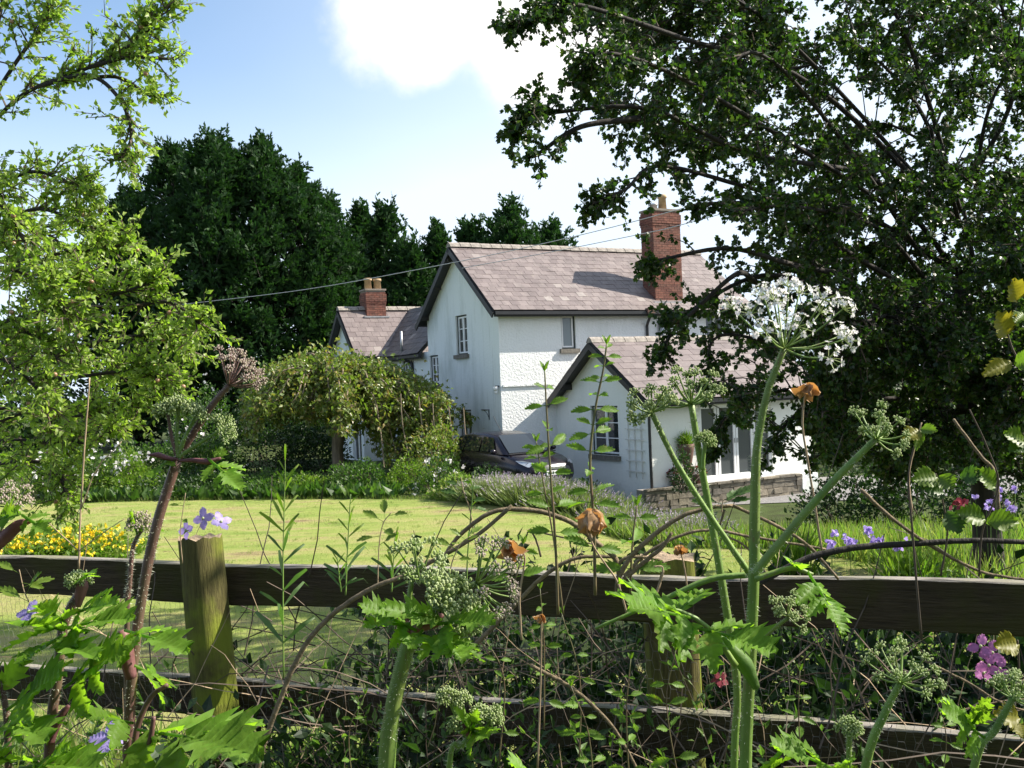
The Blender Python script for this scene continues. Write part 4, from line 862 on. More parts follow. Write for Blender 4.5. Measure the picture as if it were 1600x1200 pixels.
# shrubs and borders: each a mound of leaves
def bush(label, px, py, Y, w, h, leaf, n, size, tmpl=T_OV, group=None, name='shrub', cat='shrub', fl=None, nfl=0, flsize=.08, depth=None, z0=None, xw=None):
    c = at(px, py, Y); c[0] = c[0] if xw is None else xw; c[2] = gz(c[0], Y) if z0 is None else z0; dp = depth or w
    t = thing(name, label, cat, c, group)
    v = vnorm(rng.normal(size=(n, 3))); v[:, 2] = np.abs(v[:, 2]); rr = rng.uniform(.55, 1.0, n) ** .6
    lump = 1 + .22 * np.sin(v[:, 0] * 6 + px) * np.cos(v[:, 1] * 5 + py) + .12 * np.sin(v[:, 2] * 9 + px)
    pos = c + v * (rr * lump)[:, None] * np.array((w / 2, dp / 2, h)); cloud('foliage', t, leaf, pos, v + rng.normal(0, .7, v.shape), size * rng.uniform(.6, 1.3, n), tmpl, .3)
    st = grow(np.repeat(c[None], 14, 0) + rng.normal(0, .12, (14, 3)) * (w, dp, .05), v[:14] + (0, 0, .8), min(h * .8, 1.4), 4, 0, .15); V, F = twig_arrays(st, .02, .006); npmesh('stems', V, F, M['twig'], t)['kind'] = 'stuff'
    if fl:
        u = vnorm(rng.normal(size=(nfl, 3))); u[:, 2] = np.abs(u[:, 2]); fp = c + u * (1 + .2 * np.sin(u[:, :1] * 6 + px)) * np.array((w / 2, dp / 2, h)) * 1.02
        V, F = merge([cloud_arrays(fp + rng.normal(0, .02, fp.shape), rng.normal(0, 1, fp.shape) + (0, -.3, .5), flsize * rng.uniform(.6, 1.2, nfl), T_RND, .5) for _ in range(3)]); npmesh('flowers', V, F, fl, t)['kind'] = 'stuff'
    return t
bush('dense clipped green hedge block at the back of the lawn', 265, 770, 30, 4.4, 1.35, M['lf_bush'], 9000, .1, name='hedge', cat='hedge', depth=1.3)
bush('bright leafy shrub at the lawn edge under the apple tree', 60, 775, 29, 3.4, 1.5, M['lf_lime'], 5200, .11)
bush('white flowering shrub under the apple tree', 130, 775, 28.6, 2.6, 1.5, M['lf_bush'], 4200, .1, fl=M['fl_white'], nfl=120, flsize=.11)
bush('leafy shrub with a few white flowers left of the clipped hedge', 200, 775, 28.4, 1.9, 1.15, M['lf_lime'], 2600, .1, fl=M['fl_white'], nfl=60, flsize=.1)
bush('lime green low plant on the lawn edge beside the white flowers', 215, 778, 27.8, 1.4, .6, M['lf_lime'], 1300, .1, name='border_plant', cat='plant')
bush('dark low shrub on the lawn edge in front of the hedge', 310, 778, 28, 3.2, .7, M['lf_dark'], 2800, .1)
bush('shrub with a few pale flowers behind the clipped hedge', 315, 690, 33, 2.6, 2.9, M['lf_bush'], 4200, .11, fl=M['fl_white'], nfl=40, flsize=.1, z0=0)
bush('dark purple leaved shrub in the shade left of the weeping tree', 420, 770, 34, 3.6, 3.1, M['lf_dark'], 6500, .13)
bush('dark shrub behind the weeping trunk', 490, 770, 35, 2.4, 2.2, M['lf_dark'], 3200, .13)
bush('mixed green plant at the lawn edge left of the weeping trunk', 430, 772, 27.5, 2.6, .65, M['lf_bush'], 2600, .09, name='border_plant', cat='plant')
bush('yellow green plant just left of the weeping trunk', 480, 772, 27.0, 1.6, .5, M['lf_lime'], 1300, .09, name='border_plant', cat='plant')
bush('rounded pale green shrub right of the weeping trunk', 640, 770, 26.5, 1.7, .75, M['lf_lime'], 2200, .075)
bush('green plant at the foot of the weeping trunk', 560, 772, 26.8, 1.9, .8, M['lf_bush'], 2200, .09, name='border_plant', cat='plant')
bush('dark plant with tiny white flowers under the weeping branches', 690, 765, 25.4, 1.5, .9, M['lf_bush'], 1800, .08, name='border_plant', cat='plant', fl=M['fl_white'], nfl=26, flsize=.09)
bush('feathery green plant at the lawn edge before the lavender', 715, 775, 24.2, 1.2, .55, M['lf_grass'], 1500, .1, name='border_plant', cat='plant')
bush('leafy growth under the hanging branches beside the car', 685, 755, 28.0, 2.2, 1.5, M['lf_weep'], 2600, .11)
bush('dark shrub in front of the car door', 762, 760, 25.3, .9, .75, M['lf_dark'], 900, .08)
bush('small dark plant at the foot of the cottage gable', 915, 755, 25.6, 1.1, .5, M['lf_dark'], 800, .08, name='border_plant', cat='plant')
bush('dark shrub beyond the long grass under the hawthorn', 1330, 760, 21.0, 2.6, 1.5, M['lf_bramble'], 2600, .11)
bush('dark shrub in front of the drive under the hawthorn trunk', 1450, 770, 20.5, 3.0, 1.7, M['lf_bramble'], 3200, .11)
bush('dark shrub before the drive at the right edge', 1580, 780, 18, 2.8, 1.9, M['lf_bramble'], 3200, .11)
bush('tall unseen hazel bush added outside the right edge to shade the fence tangle', 2110, 800, 4.75, 2.3, 5.4, M['lf_bush'], 10500, .13, depth=2.0, xw=4.0)  # out of view, added to cast shade on the undergrowth behind the fence
bush('hazel bush filling the gap right of the flower bed', 2000, 800, 6.2, 1.7, 2.9, M['lf_bush'], 4000, .1)
for k, (x, y) in enumerate(((-7, -4.6), (-3.6, -5.2), (0, -5.0), (3.6, -5.4), (7.2, -4.8))):  # unseen trees added to block skylight from behind and darken the foreground
    bush(('leftmost', 'second', 'middle', 'fourth', 'rightmost')[k] + ' unseen tree added behind the viewer to shade the foreground', 800, 600, y, 4.4, 6.2, M['lf_dark'], 3800, .26, name='unseen_shade_tree', cat='tree', z0=1.0, depth=3, xw=x)
# far planting that closes the garden
for k, (px, Y, w, h, lf, lab) in enumerate([(-60, 52, 12, 7.5, 'lf_bush', 'round broadleaf tree far left behind the apple tree'), (90, 56, 11, 8.5, 'lf_dark', 'dark broadleaf tree at the left foot of the conifers'), (1260, 44, 8, 4.2, 'lf_dark', 'dark tree mass just beyond the low wing roof'),
    (1400, 40, 10, 6.4, 'lf_dark', 'dark thicket tree behind the hawthorn, middle right'), (1560, 38, 10, 7.5, 'lf_dark', 'dark thicket tree behind the hawthorn, far right'), (1760, 40, 12, 8, 'lf_bush', 'green tree beyond the right edge of the garden'), (480, 66, 22, 5.5, 'lf_dark', 'long dark shrubbery under the conifers'), (760, 66, 20, 5, 'lf_dark', 'dark shrubbery hidden behind the house')]):
    c = np.array((at(px, 600, Y)[0], Y, 0)); t = thing('broadleaf_tree', lab, 'tree', c); n = int(3000 * w * h / 60)
    m = MB(); m.tube([c, c + (0, 0, h * .6)], [.22, .08], 8); m.build('trunk', M['bark'], t, True)
    v = vnorm(rng.normal(size=(n, 3))); rr = rng.uniform(.5, 1, n) ** .5; lump = 1 + .2 * np.sin(v[:, 0] * 5 + k) * np.cos(v[:, 2] * 6 + k) + .14 * np.sin(v[:, 1] * 9 + k * 2) * np.sin(v[:, 0] * 11)
    pos = c + (0, 0, h * .5) + v * (rr * lump)[:, None] * np.array((w / 2, w / 2.6, h * .52)); cloud('crown', t, M[lf], pos, v + rng.normal(0, .8, v.shape), rng.uniform(.24, .48, n), T_OV, .3)

# lavender along the curved edge of the lawn
LC = smooth([(-.95, 23.7), (-.1, 23.0), (.9, 21.9), (2.2, 19.6), (3.3, 17.6)], 30)
def lavender(first=None):
    t = thing('lavender_bush', 'grey green lavender bush with thin purple spikes edging the lawn', 'lavender', (0, 0, 0), 'lavender bushes edging the lawn')
    n = 1300; b = rng.normal(0, .17, (n, 3)) * (1, 1, .1); b[:, 2] = np.abs(b[:, 2]); d = b * (1.7, 1.7, 0) + rng.normal(0, .18, (n, 3)) + (0, 0, 1.0)
    cloud('foliage', t, M['lf_lav'], b + d * .08, d, rng.uniform(.28, .58, n), T_BLADE)
    n = 110; b = rng.normal(0, .17, (n, 3)) * (1, 1, 0); d = vnorm(b * (1.9, 1.9, 0) + rng.normal(0, .15, (n, 3)) + (0, 0, 1)); Ln = rng.uniform(.45, .66, n)
    P = np.stack([b, b + d * Ln[:, None]], 1); V1, F1 = twig_arrays(P, .0035, .0025); kind(npmesh('stalks', V1, F1, M['lf_lav'], t), 'stuff')
    parts = [cloud_arrays(P[:, 1] + d * (i * .022), d + rng.normal(0, .4, d.shape), .027, T_RND) for i in range(-2, 3)]
    V, F = merge(parts); kind(npmesh('flower_spikes', V, F, M['fl_lav'], t), 'stuff'); return t
def copy_tree(o, parent=None):
    c = o.copy(); COL.objects.link(c)
    if parent: c.parent = parent
    ORG[c.name] = origin(o)
    for ch in o.children: copy_tree(ch, c)
    return c
lavs = [lavender(), lavender(), lavender()]; spots = []
for i in range(20):
    p = LC[int(i / 19 * (len(LC) - 1))]; spots.append((p[0] + rng.normal(0, .1), p[1] + rng.normal(0, .15)))
    if i % 2 == 0: spots.append((p[0] + .35 + rng.normal(0, .1), p[1] + .45 + rng.normal(0, .15)))
for i, (x, y) in enumerate(spots):
    o = lavs[i] if i < 3 else copy_tree(lavs[i % 3]); o.location = (x, y, float(gz(x, y))); o.rotation_euler = (0, 0, rng.uniform(0, 6)); s = rng.uniform(.85, 1.15); o.scale = (s * 1.15, s * 1.15, s * .88)
# rough grass between lawn and terrace, and round the fence
def grass(name, pts, hgt, mat, tm=T_BLADE, lean=.35):
    x, y = pts; ax = rng.normal(0, lean, (len(x), 3)); ax[:, 2] = 1
    return kind(cloud(name, None, mat, np.stack([x, y, gz(x, y) - .01], -1), ax, hgt * rng.uniform(.45, 1.2, len(x)), tm), 'stuff')
n = 16000; x = rng.uniform(1.6, 9.5, n); lo = lawn_far(np.minimum(x, 6)) ; y = lo + rng.random(n) ** 1.3 * (21.5 - lo) + rng.normal(0, .1, n); grass('long_grass', (x, y), .42, M['lf_grass'])
n = 7000; x = rng.uniform(-20, 3, n); y = lawn_far(x) + rng.normal(.12, .12, n); grass('lawn_edge_grass', (x, y), .14, M['lf_grass'])
n = 3500; x = rng.uniform(-13, -3, n); y = lawn_far(x) + rng.uniform(.1, 2.2, n); grass('border_grass', (x, y), .4, M['lf_bush'], T_OV, .6)
# yellow flowers
yc = at(90, 860, 17.2)
yf = thing('yellow_flower_patch', 'mound of yellow flowers glowing on the lawn behind the left rail', 'flowers', (yc[0], 17.2, gz(yc[0], 17.2)))
n = 5200; x = yc[0] + rng.normal(0, .75, n).clip(-1.7, 1.35); y = 17.2 + rng.normal(0, .45, n); h = .36 * np.exp(-((x - yc[0]) / 1.5) ** 2) + .1
z = gz(x, y) + h * rng.uniform(.1, 1, n); ax = rng.normal(0, .8, (n, 3)) + (0, 0, .5)
cloud('foliage', yf, M['lf_lime'], np.stack([x, y, z], -1), ax, rng.uniform(.06, .12, n), T_OV)
k = rng.choice(n, 450, replace=False); fp = np.stack([x, y, gz(x, y) + h * rng.uniform(.75, 1.1, n)], -1)[k]
V, F = merge([cloud_arrays(fp, rng.normal(0, 1, fp.shape) + (0, 0, .4), .055, T_RND, .6) for _ in range(4)]); npmesh('flowers', V, F, M['fl_yellow'], yf)
# terrace pots
def hloc(a, b, z): return hw(a, b, z)
u = hloc(2.98, -5.02, -.13)
t = thing('urn_planter', 'tall urn by the glazed doors with a spiky grassy plant on top', 'planter', u)
m = MB(); m.tube([u, u + (0, 0, .08), u + (0, 0, .5), u + (0, 0, .62), u + (0, 0, .95), u + (0, 0, 1.12)], [.2, .14, .1, .14, .2, .24], 14); m.build('urn', M['terracotta'], t, True)
n = 420; d = rng.normal(0, .7, (n, 3)) + (0, 0, .8); cloud('spiky_plant', t, M['lf_lime'], np.repeat((u + (0, 0, 1.12))[None], n, 0) + rng.normal(0, .05, (n, 3)), d, rng.uniform(.2, .42, n), T_BLADE)
bush('dark climber growing round the tall urn', 1068, 740, 25.75, .55, 1.05, M['lf_dark'], 700, .08, name='climbing_plant', cat='plant', z0=float(u[2]))
for (a, lab) in ((3.32, 'small terracotta pot of red flowers nearest the glazed doors'), (2.6, 'small terracotta pot of red flowers left of the tall urn')):
    u = hloc(a, -5.02, -.13); t = thing('flower_pot', lab, 'flower pot', u); m = MB(); m.tube([u, u + (0, 0, .26)], [.11, .16], 12); m.build('pot', M['terracotta'], t, True)
    n = 220; v = vnorm(rng.normal(size=(n, 3))); v[:, 2] = np.abs(v[:, 2]); cloud('foliage', t, M['lf_dark'], u + (0, 0, .25) + v * .2, v, .08, T_OV)
    v = v[:60]; cloud('flowers', t, M['fl_red'], u + (0, 0, .28) + v * .22, v + rng.normal(0, .6, v.shape), .07, T_RND)
# overhead cables
for lab, pts in (('lower overhead cable running past the tall gable to the big chimney', ((283, 476, 36), (480, 452, 32), (700, 412, 28.5), (865, 377, 26), (1010, 341, 24.5), (1180, 293, 23))), ('upper overhead cable crossing above the main roof from the gable', ((722, 419, 29.2), (860, 394, 27.6), (1000, 366, 26.2), (1062, 352, 25.6), (1250, 300, 24)))):
    m = MB(); m.tube(smooth(pxl(*pts), 6), .011, 5); tag(m.build('overhead_cable', M['grey_metal'], None, True), lab, 'cable')

# ------------------------------------------------------------------ fence
FA = np.array((-2.17, 4.22)); FB = np.array((1.5, 2.93)); FD = (FB - FA) / np.linalg.norm(FB - FA); FU = np.array((FD[0], FD[1], 0)); FNv = np.array((-FD[1], FD[0], 0))
def fpt(px, py):
    """point of the fence plane seen at a pixel: distance along the fence and height"""
    d = cV + (px - 800) / FPX * cR + (600 - py) / FPX * cU; t = (FNv[:2] @ FA) / (FNv[:2] @ d[:2]); P = CAM + d * t
    return float((P[:2] - FA) @ FD), float(P[2])
FO = np.array((FA[0], FA[1], 0.0))
fence = thing('post_and_rail_fence', 'weathered dark post and rail fence with wire netting across the foreground', 'fence', (FA[0], FA[1], 1.04))
zt1 = fpt(1500, 909)[1]; sp1, sp2 = fpt(338, 900)[0], fpt(1030, 900)[0]
def rough_beam(x0, x1, zt, h, n0, n1, mats, name, seed):
    r = random.Random(seed); m = MB(); k = max(4, int((x1 - x0) / .09)); sec = 8; V = []
    for i in range(k + 1):
        x = x0 + (x1 - x0) * i / k; w = .006 * math.sin(x * 3.1 + seed) ; c = r.uniform(.002, .008)
        q = [(n0 + c, 0), (n1 - c, 0), (n1, -c), (n1, -h + c), (n1 - c, -h), (n0 + c, -h), (n0, -h + c), (n0, -c)]
        for nn, zz in q: V.append(FO + FU * x + FNv * (nn + r.uniform(-.0012, .0012)) + EZ * (zt + zz + w + r.uniform(-.002, .002)))
    for i in range(k):
        for j in range(sec):
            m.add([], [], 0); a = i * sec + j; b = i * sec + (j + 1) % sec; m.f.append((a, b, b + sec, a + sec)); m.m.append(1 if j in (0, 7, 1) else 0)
    m.v = [tuple(p) for p in V]; m.f += [tuple(range(sec)), tuple(range(k * sec, k * sec + sec))[::-1]]; m.m += [0, 0]
    return m.build(name, mats, fence)
rm = [M['rail'], M['rail_grey']]
rough_beam(-1.6, sp1 + .02, zt1, .155, -.012, .035, rm, 'rail', 1); rough_beam(sp1 + .026, sp2 + .3, zt1 - .004, .152, -.014, .035, rm, 'rail', 2); rough_beam(sp2 + .304, 6.5, zt1, .158, -.014, .034, rm, 'rail', 3)
rough_beam(-1.6, sp1 + .05, zt1 - .45, .15, -.012, .03, rm, 'rail', 4); rough_beam(sp1 + .054, 6.5, zt1 - .452, .15, -.014, .03, rm, 'rail', 5)
def post(P0, P1, r0, r1, seed, mats, nm='post', sides=18, square=0):
    m = MB(); r = random.Random(seed); P0, P1 = np.asarray(P0, float), np.asarray(P1, float); k = 16; V = []
    rr = [r.uniform(.94, 1.05) * (1 + .04 * math.sin(3 * j * 2 * math.pi / sides)) for j in range(sides)]
    for i in range(k + 1):
        t = i / k; c = P0 + (P1 - P0) * t; R = r0 + (r1 - r0) * t
        for j in range(sides):
            an = 2 * math.pi * j / sides; e = 1.0
            if square: q = max(abs(math.cos(an)), abs(math.sin(an))); e = min(1 / q, 1.28) * .9
            z = 0
            if i == k: z = r.uniform(-.012, .008)
            V.append(c + FU * math.cos(an + .3) * R * rr[j] * e + FNv * math.sin(an + .3) * R * rr[j] * e + EZ * z)
    F = [(i * sides + j, i * sides + (j + 1) % sides, (i + 1) * sides + (j + 1) % sides, (i + 1) * sides + j) for i in range(k) for j in range(sides)]
    m.add(V, F, 0); c = P1 - EZ * .012; m.add([c + r.uniform(-.01, .01) * EZ] + [V[k * sides + j] for j in range(sides)], [(0, 1 + j, 1 + (j + 1) % sides) for j in range(sides)], 1)
    return m.build(nm, mats, fence, True)
pm = [M['post'], M['post_end']]
p1 = fpt(338, 828); b1_ = fpt(378, 1130)
tp = FO + FU * p1[0] - FNv * .105; bt = FO + FU * (b1_[0] + .02) - FNv * .105
post((bt[0], bt[1], .7), (tp[0], tp[1], p1[1] - .01), .086, .078, 5, pm)
p2 = fpt(1030, 868); c = FO + FU * (p2[0] - .0) + FNv * .15
post((c[0] + .02, c[1], .7), (c[0], c[1], p2[1] - .03), .098, .1, 8, pm, square=1)
for x in (-1.75, 6.2): c = FO + FU * x + FNv * .13; post((c[0], c[1], .7), (c[0], c[1], zt1 + .08), .08, .08, int(x * 10), pm, square=1)
# hexagonal netting between the rails
hexw, hexh = .05, .062; V, F = [], []; m = []
x = -1.2
segs = []
ztop, zbot = zt1 - .15, zt1 - .72; nx = int(4.9 / hexw); nz_ = int((ztop - zbot) / (hexh * .5))
sag = lambda x, z: (.012 * math.sin(x * 2.3 + z * 5) + .006 * math.sin(x * 9 + 1), .008 * math.sin(x * 3 + z * 4))
for j in range(nz_):
    z = ztop - j * hexh * .5
    for i in range(nx):
        x = -1.2 + i * hexw + (hexw / 2 if j % 2 else 0)
        pts = [(x - hexw * .18, z), (x + hexw * .18, z), (x + hexw * .5 - hexw * .18, z - hexh * .5), (x - hexw * .5 + hexw * .18, z - hexh * .5)]
        w = [FO + FU * (a + sag(a, b)[1]) + FNv * (-.03 + sag(a, b)[0]) + EZ * (b + .006 * math.sin(a * 4)) for a, b in pts]
        segs += [(w[0], w[1]), (w[1], w[2]), (w[0], w[3])]
V, F = twig_arrays(np.array(segs), .0005, .0005); kind(npmesh('wire_netting', V, F, M['wire'], fence), 'stuff')

# ------------------------------------------------------------------ foreground plants
def Pm(path, Y=None): return np.array([at(*(p if len(p) == 3 else (*p, Y))) for p in path])
def hairs(parent, S, r, per_m=1300, ln=.0055):
    seg = np.linalg.norm(np.diff(S, axis=0), axis=1); n = int(seg.sum() * per_m); u = rng.random(n) * (len(S) - 1) * .999; i = u.astype(int); f = (u - i)[:, None]
    p = S[i] * (1 - f) + S[i + 1] * f; t = vnorm(S[i + 1] - S[i]); d = vnorm(np.cross(t, rng.normal(size=(n, 3)))); rr = np.interp(u / (len(S) - 1), np.linspace(0, 1, len(r)), r)[:, None]
    V, F = cloud_arrays(p + d * rr * .95, d + rng.normal(0, .2, d.shape), rng.uniform(.5, 1.2, n) * ln, T_TRI); kind(npmesh('hairs', V, F, M['hair'], parent), 'stuff')
def stem(parent, path, Y, r, mat, name='stem', hair=True, sides=16, ridge=.07):
    S = smooth(Pm(path, Y), 6); m = MB(); r = [r, r] if np.isscalar(r) else list(r)
    if hair: r = [q * .68 for q in r]
    S[1:-1] += rng.normal(0, .00015, S[1:-1].shape); m.tube(S, r, sides, ridge); o = m.build(name, mat, parent, True)
    if hair: hairs(parent, S, r)
    return S
def bulge(parent, path, Y, r, mat, name='sheath'):
    S = smooth(Pm(path, Y), 6); m = MB(); m.tube(S, [q * .62 for q in r], 12, .1); return m.build(name, mat, parent, True)
def leaflet(m, P0, P1, w, nr, seg=7, serr=.2, fold=.25, curl=.12, lob=0.0, mi=0):
    P0, P1 = np.asarray(P0, float), np.asarray(P1, float); ax = P1 - P0; Ln = np.linalg.norm(ax); t_ = ax / Ln; sd = unit(np.cross(t_, nr)); n = np.cross(sd, t_); k = seg * 2; V = []
    for i in range(k + 1):
        t = i / k; pr = math.sin(math.pi * min(1, t ** .72 * .97 + .03)) ** .8; z = (1 + serr if i % 2 else 1 - serr)
        if lob: z *= 1 - lob * (0.5 + .5 * math.cos(2 * math.pi * t * 3.0 + .6))
        hw_ = w * pr * z * .5; mid = P0 + ax * t - n * curl * Ln * t * t; fw = t_ * (Ln * .5 / seg * (1 if i % 2 else -.2) + hw_ * .35)
        wav = .05 * w * math.sin(t * 13 + w * 90)
        for s in (-1, 1):
            V += [mid + sd * s * hw_ * .5 + fw * .5 + n * (fold * hw_ * .5 + (.055 * w if i % 2 else -.055 * w)), mid + sd * s * hw_ + fw + n * (fold * hw_ * .85 + wav * s)]
        V.append(mid)
    F = []
    for i in range(k):
        a, b = i * 5, (i + 1) * 5; F += [(a + 4, b + 4, b, a), (a, b, b + 1, a + 1), (b + 4, a + 4, a + 2, b + 2), (b + 2, a + 2, a + 3, b + 3)]
    m.add(V, F, mi)
def hog_leaf(parent, base, tip, width, nr, name='leaf', Y=None, pairs=2, mat='hogleaf', lob=.45):
    """jagged, lobed hogweed leaf; base, tip are points, width in metres, nr the way its face points"""
    A, B = at(*base), at(*tip); nr = np.asarray(nr, float)
    ax = B - A; Ln = np.linalg.norm(ax); t = ax / Ln; sd = unit(np.cross(t, nr)); m = MB(); n = np.cross(sd, t)
    leaflet(m, A + ax * (.42 if pairs else .0), B, width * (.62 if pairs else .9), nr, 9, .24, .3, .1, lob)
    for k in range(pairs):
        f = .2 + .28 * k
        for s in (-1, 1):
            q = A + ax * (f + rng.normal(0, .02)); L2 = width * (.62 - .08 * k) * rng.uniform(.85, 1.15)
            leaflet(m, q, q + sd * s * L2 * .86 + t * L2 * .5 - n * L2 * rng.uniform(.02, .3), L2 * .62, n + sd * s * .3, 6, .24, .28, .14, lob)
    m.tube([A, A + ax * .45, A + ax * .5], .0022, 5); return m.build(name, M[mat], parent, True)
GOLD = math.pi * (3 - math.sqrt(5))
def umbel(parent, c, axis, R, nray, kind_='white', half=75, rs=.0016, stem_mat='stem_green', usize=None, droop=0, ray_len=None):
    """rays from c round axis ending in umbellets; white in flower, bud closed, pink in pinkish bud"""
    c, axis = np.asarray(c, float), unit(axis); a = unit(np.cross(axis, (.3, .9, .1))); b = np.cross(axis, a); m = MB(); ends = []
    for i in range(nray):
        th = rad(half) * math.sqrt((i + .5) / nray); ph = i * GOLD + rng.normal(0, .12); d = unit(axis * math.cos(th) + (a * math.cos(ph) + b * math.sin(ph)) * math.sin(th))
        Ln = R * rng.uniform(.8, 1.08) * (ray_len(th) if ray_len else 1); e = c + d * Ln + EZ * (.1 * Ln - droop * Ln); m.tube(smooth([c, c + d * Ln * .5 - EZ * .015 * Ln, e], 3), [rs * 1.1, rs * .8], 5); ends.append((e, unit(d + axis * .5)))
    um = m.build('umbel', M[stem_mat], parent, True); us = (usize or R * .24) * (1 if kind_ == 'white' else .8); R = R * (1 if kind_ == 'white' else 1.12)
    for e, d in ends:
        q = MB(); p, s_ = unit(np.cross(d, (.2, .5, .84))), None; s_ = np.cross(d, p)
        if kind_ == 'white':
            nf = 11
            for j in range(nf):
                th = rad(82) * math.sqrt((j + .5) / nf); ph = j * GOLD; fd = unit(d * math.cos(th) + (p * math.cos(ph) + s_ * math.sin(ph)) * math.sin(th)); f = e + fd * us * rng.uniform(.75, 1.05)
                q.tube([e, f], [.0006, .0005], 3, 0, False, 0); g = unit(np.cross(fd, d + .01)); h = np.cross(fd, g); q.ball(f, us * .06, 0, (1, 1, 1), 4, 3)
                for w in range(5):
                    an = 2 * math.pi * w / 5 + j; pd = unit((g * math.cos(an) + h * math.sin(an)) + fd * .35); ps = np.cross(pd, fd); l = us * rng.uniform(.2, .3) * (1.35 if (pd @ (fd - d)) > .3 else 1)
                    q.add([f, f + pd * l * .5 + ps * l * .32, f + pd * l + ps * l * .26 , f + pd * l * .82, f + pd * l - ps * l * .26, f + pd * l * .5 - ps * l * .32], [(0, 1, 2, 3), (0, 3, 4, 5)], 1)
            q.build('umbellet', [M['bud'], M['fl_white']], um)
        else:
            nf = 22
            for j in range(nf):
                th = rad(105) * math.sqrt((j + .5) / nf); ph = j * GOLD; fd = unit(d * math.cos(th) + (p * math.cos(ph) + s_ * math.sin(ph)) * math.sin(th)); f = e + fd * us * rng.uniform(.45, .95)
                q.tube([e, f], [.0006, .0005], 3, 0, False, 0); q.ball(f, us * rng.uniform(.09, .2), 1, (1, rng.uniform(.7, 1.1), rng.uniform(.8, 1.3)), 5, 3)
            for j in range(7):
                ph = j * .9; fd = unit(-d * .1 + (p * math.cos(ph) + s_ * math.sin(ph))); q.add([e - d * .001 + s_ * .0004, e - d * .001 - s_ * .0004, e + fd * us * 1.25 - d * us * .05], [(0, 1, 2)], 0)
            q.build('umbellet', [M['stem_green'] if kind_ == 'bud' else M[stem_mat], M['bud'] if kind_ == 'bud' else M['bud_pink']], um)
    return um
def ax2(px0, py0, px1, py1, fwd=0.0): return unit(at(px1, py1, 1) - at(px0, py0, 1) + np.array((0, fwd, 0)))
def groundp(px, py, Y): p = at(px, py, Y); return (p[0], p[1], 1.0)
UPN = np.array((0.25, -.35, .9))

# right hand hogweed in flower
Y = 1.35
h = thing('hogweed_plant', 'tallest green hogweed with an open white flower head right of centre', 'hogweed', groundp(1165, 1200, Y))
stem(h, [(1163, 1560), (1165, 1200), (1172, 1040), (1178, 900), (1180, 760), (1184, 690), (1200, 610), (1225, 545)], Y, [.0125, .0118, .0105, .0075, .0062], M['stem_green'])
umbel(h, at(1225, 545, Y), ax2(1225, 545, 1244, 470, -.02), .082, 16, 'white', 84, .0013, usize=.019)
stem(h, [(1178, 900), (1200, 870), (1290, 765), (1368, 686)], Y - .02, [.009, .0075, .006], M['stem_green'])
umbel(h, at(1368, 686, Y - .02), ax2(1340, 715, 1375, 660), .043, 13, 'bud', 95, .0014, usize=.0125)
stem(h, [(1172, 898), (1112, 810), (1058, 725), (1018, 645)], Y + .02, [.006, .0055, .0052], M['stem_green'])
umbel(h, at(1018, 645, Y + .02), ax2(1040, 690, 1012, 632), .034, 14, 'bud', 100, .0014, usize=.0135)
bulge(h, [(1182, 1075), (1165, 1040), (1138, 1010), (1112, 985)], Y - .02, [.008, .017, .013, .004], M['sheath_green'])
stem(h, [(1150, 1040), (1110, 985), (1062, 955), (1000, 948)], Y - .03, [.004, .003, .002], M['stem_green'], 'petiole', False)
hog_leaf(h, (1080, 965, Y - .03), (985, 945, Y - .1), .13, (.1, -.5, .85)); hog_leaf(h, (1062, 955, Y - .03), (1100, 915, Y + .04), .06, (-.4, -.5, .7), pairs=0)
hog_leaf(h, (1085, 980, Y - .03), (1212, 1012, Y - .1), .12, (.05, -.45, .9), pairs=1); hog_leaf(h, (1080, 975, Y - .03), (1062, 1010, Y - .1), .05, (-.3, -.6, .7), pairs=0)
stem(h, [(1180, 905), (1235, 888), (1270, 898)], Y - .03, [.004, .0035, .0025], M['stem_green'], 'petiole', False)
hog_leaf(h, (1262, 893, Y - .03), (1322, 988, Y - .1), .075, (.5, -.6, .6), pairs=2); hog_leaf(h, (1250, 890, Y - .03), (1238, 875, Y - .06), .04, (0, -.4, .9), pairs=0)
stem(h, [(1172, 898), (1110, 905), (1040, 935), (930, 982)], Y + .03, [.0045, .004, .002], M['stem_green'], 'petiole', False)
h = thing('hogweed_plant', 'slanting green hogweed stem with a closed bud head left of the white flower', 'hogweed', groundp(1150, 1200, Y + .1))
Yb = Y + .08
stem(h, [(1146, 1560), (1147, 1200), (1152, 1080), (1140, 985), (1118, 850), (1098, 740), (1080, 632)], Yb, [.008, .008, .0085, .0075, .0066], M['stem_green'])
umbel(h, at(1080, 632, Yb), ax2(1090, 690, 1076, 600), .046, 17, 'bud', 92, .0014, usize=.0135)
stem(h, [(1098, 735), (1100, 705), (1104, 690)], Yb - .01, .003, M['stem_green'], 'stalk', False); umbel(h, at(1103, 692, Yb - .01), ax2(1098, 720, 1112, 680), .012, 9, 'bud', 95, .001, usize=.011)
stem(h, [(1165, 1030), (1200, 990), (1232, 965)], Yb + .06, [.0045, .004], M['stem_green'], 'stalk'); umbel(h, at(1230, 962, Yb + .06), ax2(1210, 985, 1245, 945), .03, 12, 'bud', 105, .0012, usize=.0125)

